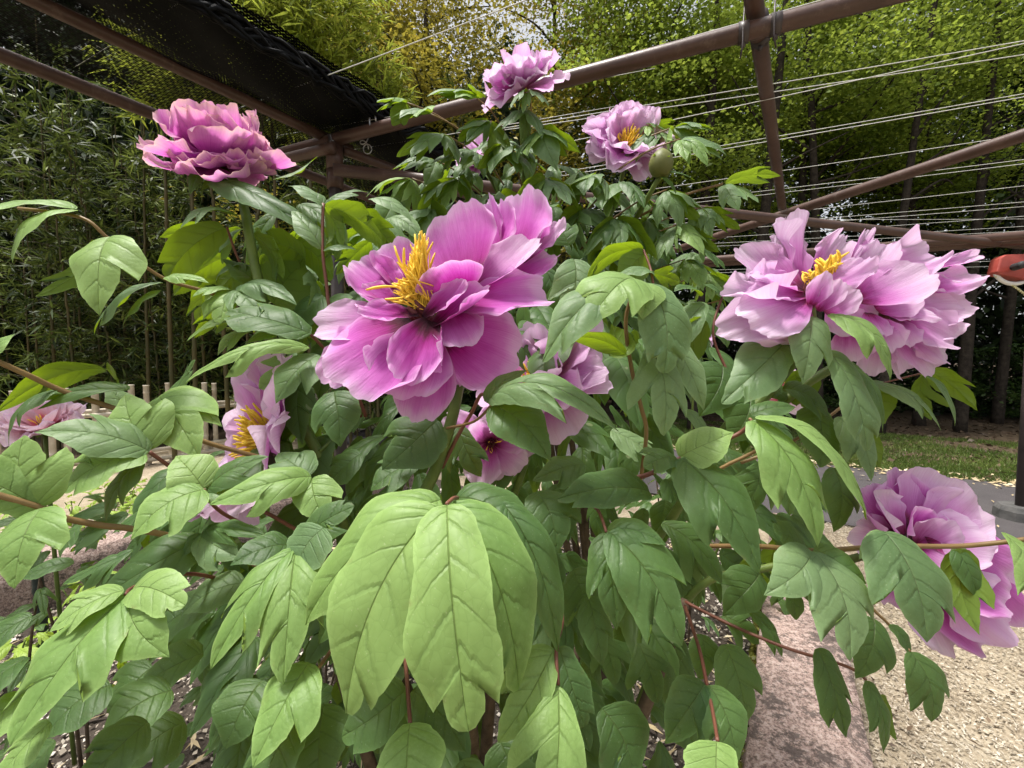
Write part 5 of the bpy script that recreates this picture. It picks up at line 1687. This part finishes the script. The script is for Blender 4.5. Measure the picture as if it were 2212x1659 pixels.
# --- petioles and branches
for pts, r, mt in [
    ([(40, 450, .43), (175, 470, .43), (240, 520, .44), (355, 602, .47), (470, 640, .5), (590, 720, .53)], (.0022, .0028), 'stem_tan'),
    ([(-30, 770, .36), (60, 810, .38), (140, 846, .40), (300, 900, .43), (460, 960, .46), (650, 1010, .5)], (.003, .0034), 'stem_tan'),
    ([(-40, 1060, .31), (88, 1096, .33), (135, 1118, .34), (220, 1135, .355), (300, 1145, .37), (460, 1180, .4), (640, 1260, .45)], (.0032, .0036), 'stem_tan'),
    ([(322, 976, .385), (370, 1010, .40), (440, 1060, .42), (560, 1100, .46), (700, 1180, .5)], (.0022, .0028), 'stem_red'),
    ([(440, 1058, .37), (470, 1100, .40), (540, 1140, .44), (700, 1220, .5)], (.002, .0026), 'stem_red'),
    ([(698, 440, .50), (697, 540, .49), (706, 620, .49), (712, 665, .49), (740, 760, .5), (790, 900, .52)], (.0024, .003), 'stem_red'),
    ([(490, 490, .55), (515, 560, .56), (560, 640, .57), (600, 760, .56)], (.002, .0024), 'stem_red'),
    ([(670, 722, .46), (720, 780, .5), (780, 900, .54)], (.002, .0026), 'stem_red'),
    ([(965, 1088, .268), (985, 1075, .30), (1000, 1090, .38), (980, 1150, .46)], (.0016, .0024), 'stem_red'),
    ([(886, 1562, .262), (880, 1480, .29), (875, 1400, .33), (880, 1320, .42), (920, 1280, .5)], (.0016, .0024), 'stem_red'),
    ([(1206, 1480, .272), (1202, 1400, .286), (1215, 1330, .34), (1200, 1260, .46)], (.0015, .002), 'stem_red'),
    ([(1062, 870, .375), (1040, 852, .40), (1020, 890, .42), (990, 940, .43), (955, 1010, .445)], (.002, .0028), 'stem_red'),
    ([(1064, 872, .375), (1025, 910, .41), (965, 925, .43)], (.0016, .002), 'stem_tan'),
    ([(1378, 612, .36), (1352, 690, .37), (1365, 800, .38), (1385, 880, .39), (1396, 940, .40), (1380, 1060, .44)], (.0022, .0028), 'stem_tan'),
    ([(1390, 540, .48), (1405, 580, .47), (1412, 620, .46), (1430, 760, .46)], (.0016, .002), 'stem_red'),
    ([(1626, 908, .36), (1590, 940, .37), (1470, 990, .37), (1400, 1025, .38), (1320, 1045, .40), (1200, 1090, .45)], (.0024, .0032), 'stem_red'),
    ([(1620, 905, .37), (1650, 960, .40), (1560, 1010, .42), (1480, 1060, .44)], (.002, .0026), 'stem_tan'),
    ([(1310, 1150, .335), (1290, 1100, .36), (1260, 1090, .42), (1200, 1120, .48)], (.0016, .0024), 'stem_red'),
    ([(2250, 1160, .32), (2160, 1172, .335), (2060, 1180, .345), (1910, 1180, .35), (1760, 1190, .345), (1640, 1180, .38), (1480, 1180, .44)], (.0024, .003), 'stem_tan'),
    ([(1872, 1470, .36), (1830, 1440, .37), (1700, 1400, .39), (1580, 1350, .42), (1480, 1300, .46)], (.0016, .0022), 'stem_red'),
    ([(1966, 1408, .37), (1930, 1360, .385), (1900, 1330, .39), (1860, 1300, .4), (1780, 1300, .42)], (.0014, .002), 'stem_tan'),
    ([(1550, 1600, .28), (1540, 1540, .31), (1527, 1478, .335), (1510, 1400, .37), (1480, 1310, .42)], (.0016, .0022), 'stem_red'),
    ([(1876, 826, .46), (1840, 860, .455), (1790, 900, .45), (1700, 960, .46), (1600, 1000, .47)], (.0016, .0024), 'stem_tan'),
    ([(1992, 806, .46), (1900, 830, .455), (1860, 850, .455)], (.0012, .0016), 'stem_red'),
    ([(1560, 640, .52), (1540, 720, .51), (1570, 800, .5), (1600, 860, .48)], (.002, .0024), 'stem_red'),
    ([(272, 1284, .30), (300, 1265, .33), (420, 1240, .38), (560, 1280, .46), (700, 1340, .52)], (.0018, .0026), 'stem_red'),
    ([(636, 1184, .33), (660, 1180, .37), (720, 1230, .44), (780, 1300, .5)], (.0018, .0026), 'stem_tan'),
    ([(690, 1440, .32), (740, 1380, .38), (820, 1330, .46)], (.0018, .0024), 'stem_tan'),
    ([(690, 975, .51), (720, 950, .53), (745, 930, .55)], (.003, .003), 'stem_green'),
]:
    stem(NEAR, pts, (r[0] * .75, r[1] * .75), mt, 'petiole')
# woody base
base = Vector((.02, .62, .03))
for k, (px, py, d) in enumerate([(950, 1300, .55), (790, 1300, .58), (1250, 1400, .62), (1100, 1100, .56), (750, 1150, .60), (980, 1150, .46), (700, 1180, .5), (1480, 1300, .46), (1350, 1600, .62), (700, 1340, .52)]):
    e = at(px, py, d)
    o = base + Vector((RND.uniform(-.06, .06), RND.uniform(-.06, .06), -.05))
    mid = o.lerp(e, .5) + Vector((RND.uniform(-.04, .04), RND.uniform(-.02, .05), .03))
    stem(NEAR, [o, mid, e], (.012, .0065), 'wood', 'branch', world=True)

# --- more leaves inside the shrub: loose compound sprays
POLY = [(560, 640), (900, 620), (1250, 560), (1500, 640), (1620, 800), (1720, 980), (1760, 1180), (1600, 1240), (1500, 1330), (1420, 1659), (560, 1659), (480, 1480), (420, 1360), (250, 1240), (250, 1060), (420, 1000), (520, 930), (640, 900)]


def inside(x, y, P):
    r = False
    j = len(P) - 1
    for i in range(len(P)):
        if (P[i][1] > y) != (P[j][1] > y) and x < (P[j][0] - P[i][0]) * (y - P[i][1]) / (P[j][1] - P[i][1]) + P[i][0]:
            r = not r
        j = i
    return r


rs = random.Random(12)
rest = []
count = 0
SHC = Vector((.02, .62, .55))
while count < 620:
    x, y = rs.uniform(240, 1780), rs.uniform(560, 1700)
    if not inside(x, y, POLY):
        continue
    if (1480 < x < 1700 and y > 1230) or (340 < x < 500 and y > 1450):
        continue
    d = rs.uniform(.52, .92) if y < 1250 else rs.uniform(.48, .80)
    p = at(x, y, d)
    out = (p - SHC)
    out.z = 0
    out = (out.normalized() * .5 + Vector((rs.uniform(-1, 1), rs.uniform(-1, .3), 0)).normalized() * .6)
    L = rs.uniform(.06, .105)
    e = p + (out * .7 + Vector((0, 0, -rs.uniform(.25, .9)))).normalized() * L
    nh = Vector((rs.uniform(-.4, .4), -rs.uniform(.1, .6), 1.0))
    kd = rs.choice(['o', '2', 'k3', '-2', 'd', 'k', 't', 'k4'])
    args = dict(kind=kd, bend=rs.choice([.5, .75, 1.0, 1.25]), n=nh, fold=.2, seed=rs.randrange(7), world=True)
    if count < 60:
        leaf(NEAR, p, e, L * rs.uniform(.45, .62), mat=rs.choice([L_, L_, G_]), **args)
    else:
        leaf(NEAR, p, e, L * rs.uniform(.45, .62), collect=rest, **args)
    count += 1


def join_leaves(lst, name, mat, parent):
    V = np.concatenate([a for a, _, _ in lst])
    U = np.concatenate([u for _, _, u in lst])
    off, Fs = 0, []
    for a, f, _ in lst:
        Fs.append(f + off)
        off += len(a)
    o = link(name, mesh_np(name, V, np.concatenate(Fs), M[mat], U), parent)
    o['kind'] = 'stuff'
    return o


P2 = [(380, 480), (560, 450), (700, 430), (880, 470), (900, 620), (640, 690), (420, 640)]
k = 0
while k < 46:
    x, y = rs.uniform(380, 900), rs.uniform(430, 690)
    if not inside(x, y, P2):
        continue
    d = rs.uniform(.58, .74)
    p = at(x, y, d)
    L = rs.uniform(.065, .10)
    e = p + Vector((rs.uniform(-.9, .9), rs.uniform(-.6, .2), -rs.uniform(.2, .8))).normalized() * L
    leaf(NEAR, p, e, L * rs.uniform(.42, .56), rs.choice(['b2', 'k3', '2', 'k', 'd']), rs.choice([.75, 1.0, 1.25]), Vector((rs.uniform(-.4, .4), rs.choice([-.5, -.4, .8]), .8)), rs.choice([L_, G_, G_]), .2, rs.randrange(7), world=True)
    k += 1
join_leaves(rest, 'inner_foliage', 'leaf', NEAR)

# ------------------------------------------------------------------ the tall peony behind
TALL = empty('peony_shrub', Vector((.28, 1.12, .03)))
tag(TALL, 'tall tree peony behind the near one, topped by small magenta flowers and one green bud', 'peony')
W3 = [(8, 86, 1.12, 1.0, -.2), (7, 66, 1.1, .95, .3), (6, 45, 1.05, .85, .4), (4, 25, .95, .7, .4)]
g1 = auto_flower(TALL, at(1128, 196, .86), cdir((-.25, .75, .45)), .078, W3, 'petal_pale', 61, 24, .4, ruff=1.3, jag=.6)
g1['label'] = 'topmost ruffled magenta flower against the trees'
g2 = auto_flower(TALL, at(1352, 318, .92), cdir((.1, .3, .85)), .078, W3[:3], 'petal_pale', 62, 60, .42, ruff=1.3, jag=.6)
g2['label'] = 'ruffled magenta flower with golden centre beside the bud'
g3 = auto_flower(TALL, at(1040, 350, 1.05), cdir((-.3, .5, .6)), .055, W3[:3], 'petal_pale', 63, 8, .4, ruff=1.6)
g3['label'] = 'small magenta flower hidden behind leaves'
g4 = auto_flower(TALL, at(1245, 605, .98), cdir((-.3, .5, .6)), .022, W3[:2], 'petal_pale', 64, 4, .4)
g4['label'] = 'tiny glimpse of a magenta flower'
for nm, pts in (('s1', [(1128, 200, .86), (1138, 260, .88), (1135, 340, .92), (1130, 480, .98), (1150, 700, 1.05)]), ('s2', [(1352, 320, .92), (1340, 400, .96), (1300, 520, 1.0), (1240, 700, 1.05)]),
                ('s3', [(1428, 375, .765), (1398, 430, .80), (1365, 490, .88), (1320, 600, .98), (1250, 760, 1.05)]), ('s4', [(1040, 352, 1.05), (1080, 430, 1.06), (1130, 600, 1.07)]), ('s5', [(1245, 606, .98), (1230, 680, 1.02), (1210, 760, 1.06)])):
    stem(TALL, pts, (.0042, .006))
# bud
bc = at(1428, 352, .76)
mb = MB()
bp = [(-1.0, .35), (-.85, .75), (-.5, 1.0), (0, 1.08), (.5, .92), (.85, .5), (1.05, .12)]
bax = cdir((.05, .97, .1))
mb.tube([bc + bax * (.024 * a) for a, _ in bp], [.0195 * r for _, r in bp], 16, jit=.03)
bud = mb.build('bud', M['bud'], TALL)
for k in range(5):
    a = k * 1.26
    o = cdir((math.cos(a), 0, math.sin(a)))
    leaf(bud, bc - bax * .024 + o * .006, bc + bax * rs.uniform(-.002, .012) + o * .0225, .026, 'o', -.9, o, 'leaf', .0, name='bud_scale', world=True)
for (x0, y0, x1, y1, w) in ((1428, 378, 1500, 390, 30), (1425, 380, 1460, 420, 26)):
    leaf(TALL, (x0, y0, .765), (x1, y1, .76), w, 'n', 1.0, UPN, L_)

NODES = [  # px, py, depth, leaflets, leaflet length (m), direction px of the spray
    (1030, 212, .84, 5, .075, (-1, .3)), (930, 246, .85, 4, .07, (-1, .5)), (880, 222, .86, 3, .06, (-.8, .5)), (960, 290, .86, 5, .08, (-.6, .8)), (1142, 196, .80, 4, .05, (.2, .9)), (1135, 235, .82, 4, .07, (-.5, .9)),
    (1060, 262, .84, 5, .075, (-.5, .8)), (1165, 282, .82, 5, .08, (.3, .9)), (1100, 330, .86, 5, .08, (-.4, .9)), (1180, 385, .84, 5, .085, (0, 1)), (1030, 330, .90, 5, .08, (-.8, .6)), (940, 345, .92, 4, .075, (-.9, .5)),
    (890, 385, .94, 4, .08, (-.8, .7)), (990, 385, .90, 5, .085, (-.3, .9)), (1080, 420, .90, 5, .09, (-.2, 1)), (1250, 370, .90, 4, .075, (.2, .9)), (1285, 380, .86, 5, .08, (-.4, .8)), (1420, 285, .90, 4, .075, (-.3, .9)),
    (1455, 275, .86, 4, .07, (.8, .5)), (1395, 268, .92, 3, .06, (.4, .6)), (1470, 300, .82, 4, .07, (.9, .8)), (1340, 395, .86, 5, .08, (.3, .9)), (1440, 410, .84, 4, .08, (.6, .9)), (1562, 398, .84, 2, .065, (.5, 1)), (1562, 396, .84, 1, .08, (1, .1)),
    (1515, 448, .86, 4, .065, (.4, .9)), (1465, 485, .86, 5, .08, (.3, .9)), (1330, 470, .84, 5, .085, (0, 1)), (1260, 450, .88, 5, .085, (0, 1)), (1400, 470, .90, 5, .08, (.2, .9)), (1290, 540, .88, 5, .085, (0, 1)), (1370, 560, .92, 5, .08, (.3, 1)),
    (1480, 560, .90, 4, .07, (.5, .9)), (1530, 590, .92, 3, .07, (.5, .9)), (1200, 480, .92, 5, .085, (0, 1)), (850, 440, .94, 4, .08, (-.5, .8)), (930, 450, .90, 5, .085, (-.2, 1)), (1440, 640, .92, 4, .08, (.2, 1)),
    (1240, 640, .90, 4, .08, (0, 1)), (1590, 640, .90, 3, .07, (.5, .8)), (800, 500, .95, 4, .08, (-.5, .8)), (1340, 650, .94, 4, .08, (0, 1)),
]
for (px, py, d, nl, L, dr) in NODES:
    c = at(px, py, d)
    main = cdir((dr[0], -dr[1], rs.uniform(.1, .5))).normalized()
    # rachis back towards the nearest inner stem
    inner = at(1160 + (px - 1160) * .55, py + 70, d + .05)
    stem(TALL, [c, c.lerp(inner, .5) + Vector((0, 0, .008)), inner], (.0013, .002), 'stem_tan', 'petiole', world=True, sides=6, n=3)
    for k in range(nl):
        a = (k - (nl - 1) / 2) * rs.uniform(.55, .85)
        side = RGT * (-dr[1] if False else 1.0)
        q = (main + RGT * math.sin(a) * .95 + Vector((0, -rs.uniform(-.2, .5), -abs(math.sin(a)) * .15))).normalized()
        ln = L * 1.22 * rs.uniform(.75, 1.1)
        b = c + q * .004
        under = rs.random() < .24
        nh = Vector((rs.uniform(-.4, .4) + .5 * math.sin(a), rs.uniform(.3, .9) if under else -rs.uniform(.3, .8), .75))
        leaf(TALL, b, b + q * ln, ln * rs.uniform(.42, .6), rs.choice(['k', '2', '3', '-2', 'd', 'k4', 'o']), rs.choice([.5, .75, 1.0]), nh, rs.choice([L_, G_, G_, G_, Y]), .2, rs.randrange(7), world=True)
PT = [(880, 430), (960, 330), (1080, 290), (1190, 300), (1260, 400), (1500, 420), (1560, 620), (1500, 760), (1250, 820), (760, 640), (800, 520)]
rest = []
k = 0
while k < 430:
    x, y = rs.uniform(760, 1560), rs.uniform(290, 820)
    if not inside(x, y, PT):
        continue
    d = rs.uniform(.92, 1.2)
    p = at(x, y, d)
    L = rs.uniform(.06, .09)
    e = p + Vector((rs.uniform(-.6, .6), rs.uniform(-.7, .2), -rs.uniform(.3, .9))).normalized() * L
    leaf(TALL, p, e, L * .5, rs.choice(['o', '2', '3', 'd']), .9, Vector((rs.uniform(-.4, .4), -.4, 1)), seed=rs.randrange(7), world=True, collect=rest)
    k += 1
join_leaves(rest[:180], 'inner_foliage', 'leaf', TALL)
join_leaves(rest[180:], 'inner_foliage', 'leaf_grey', TALL)
base = Vector((.28, 1.12, .0))
for (px, py, d) in ((1150, 700, 1.05), (1240, 700, 1.05), (1250, 760, 1.05), (1130, 600, 1.07), (1210, 760, 1.06)):
    e = at(px, py, d)
    stem(TALL, [base + Vector((RND.uniform(-.05, .05), RND.uniform(-.05, .05), 0)), base.lerp(e, .5) + Vector((RND.uniform(-.04, .04), 0, 0)), e], (.012, .006), 'wood', 'branch', world=True)

# ------------------------------------------------------------------ other peonies of the bed
def small_peony(x, y, H, n, label, fl, seed, spread=.3, mat='leaf', group=None, name='peony_shrub', cat='peony', lsz=.08):
    rr = random.Random(seed)
    root = empty(name, Vector((x, y, .03)))
    tag(root, label, cat, group)
    b0 = Vector((x, y, .0))
    for k in range(3):
        e = b0 + Vector((rr.uniform(-1, 1) * spread * .6, rr.uniform(-1, 1) * spread * .6, H * rr.uniform(.7, .95)))
        stem(root, [b0 + Vector((rr.uniform(-.03, .03), rr.uniform(-.03, .03), 0)), b0.lerp(e, .5) + Vector((rr.uniform(-.04, .04), rr.uniform(-.04, .04), 0)), e], (.005, .0025), 'stem_green' if mat == 'leaf_lime' else 'wood', 'branch', world=True, sides=6, n=4)
    for k in range(n):
        f = rr.random() ** .7
        a = rr.uniform(0, 6.28)
        R = spread * (.3 + .8 * rr.random()) * (1.1 - .5 * f)
        p = b0 + Vector((R * math.cos(a), R * math.sin(a), H * (.2 + .8 * f)))
        L = lsz * rr.uniform(.7, 1.2)
        q = Vector((math.cos(a) + rr.uniform(-.6, .6), math.sin(a) + rr.uniform(-.6, .6), -rr.uniform(.1, .9))).normalized()
        leaf(root, p, p + q * L, L * rr.uniform(.42, .6), rr.choice(['k', '2', '3', 'd', 'k4']), rr.choice([.75, 1.0, 1.25]), Vector((rr.uniform(-.3, .3), -.3, 1)), mat, .2, rr.randrange(7), world=True)
    for (c, axd, R, mt, sd) in fl:
        auto_flower(root, c, cdir(axd), R, [(8, 82, 1.1, .85, -.1), (7, 60, 1.05, .8, .3), (6, 38, .95, .7, .5)], mt, sd, 14, .35)
        stem(root, [c, c.lerp(b0, .3) + Vector((0, 0, -.05)), b0 + Vector((0, 0, H * .2))], (.004, .005), world=True, sides=6, n=4)
    return root


small_peony(-1.12, 1.05, .85, 60, 'peony at the bamboo side of the bed with one white and pink flower', [(at(96, 925, 1.0), (.1, .75, .5), .075, 'petal_white', 71)], 3, .22)
small_peony(.72, 1.72, .85, 110, 'peony behind the big pale flower, showing bits of white and pink petals', [(at(1672, 838, 1.45), (0, .3, .8), .09, 'petal_white', 72), (at(1500, 735, 1.6), (0, .4, .8), .06, 'petal_pale', 73)], 4, .28)
small_peony(.15, 1.9, .9, 120, 'peony deep in the bed behind the tall one, its leaves glimpsed through gaps', [], 5, .45)
small_peony(-.62, 1.35, .70, 170, 'leafy peony low in the bed in front of the bamboo fence', [(at(640, 870, 1.35), (0, .4, .8), .05, 'petal_white', 74)], 6, .4)
G_L = 'yellow-green seedlings along the granite kerb on the bamboo side'
for i, (px, py, d) in enumerate(((120, 1190, 1.75), (60, 1370, 1.45), (210, 1240, 1.8), (250, 1040, 2.3), (380, 1040, 2.4), (150, 1075, 2), (230, 1090, 2), (320, 1060, 2), (420, 1090, 2), (290, 1030, 2), (520, 1060, 2), (60, 1100, 2))):
    p = onplane(px, py, -1.0)
    small_peony(p.x, p.y, .22, 26, 'small yellow-green seedling with pale toothed leaves near the granite kerb', [], 80 + i, .17, 'leaf_lime', G_L, 'seedling', 'plant', .085)
# plant stake
sp0, sp1 = onplane(70, 1225, -.78), None
mb = MB()
a = onplane(96, 1395, -1.17)
b = Vector((a.x - .02, a.y, .50))
pts, rad = [], []
for i in range(25):
    pts.append(a.lerp(b, i / 24))
    rad.append(.017 if i % 6 else .021)
mb.tube(pts, rad, 10, jit=.15)
tag(mb.build('plant_stake', M['stake']), 'dark green plastic plant stake in front of the granite kerb', 'stake')
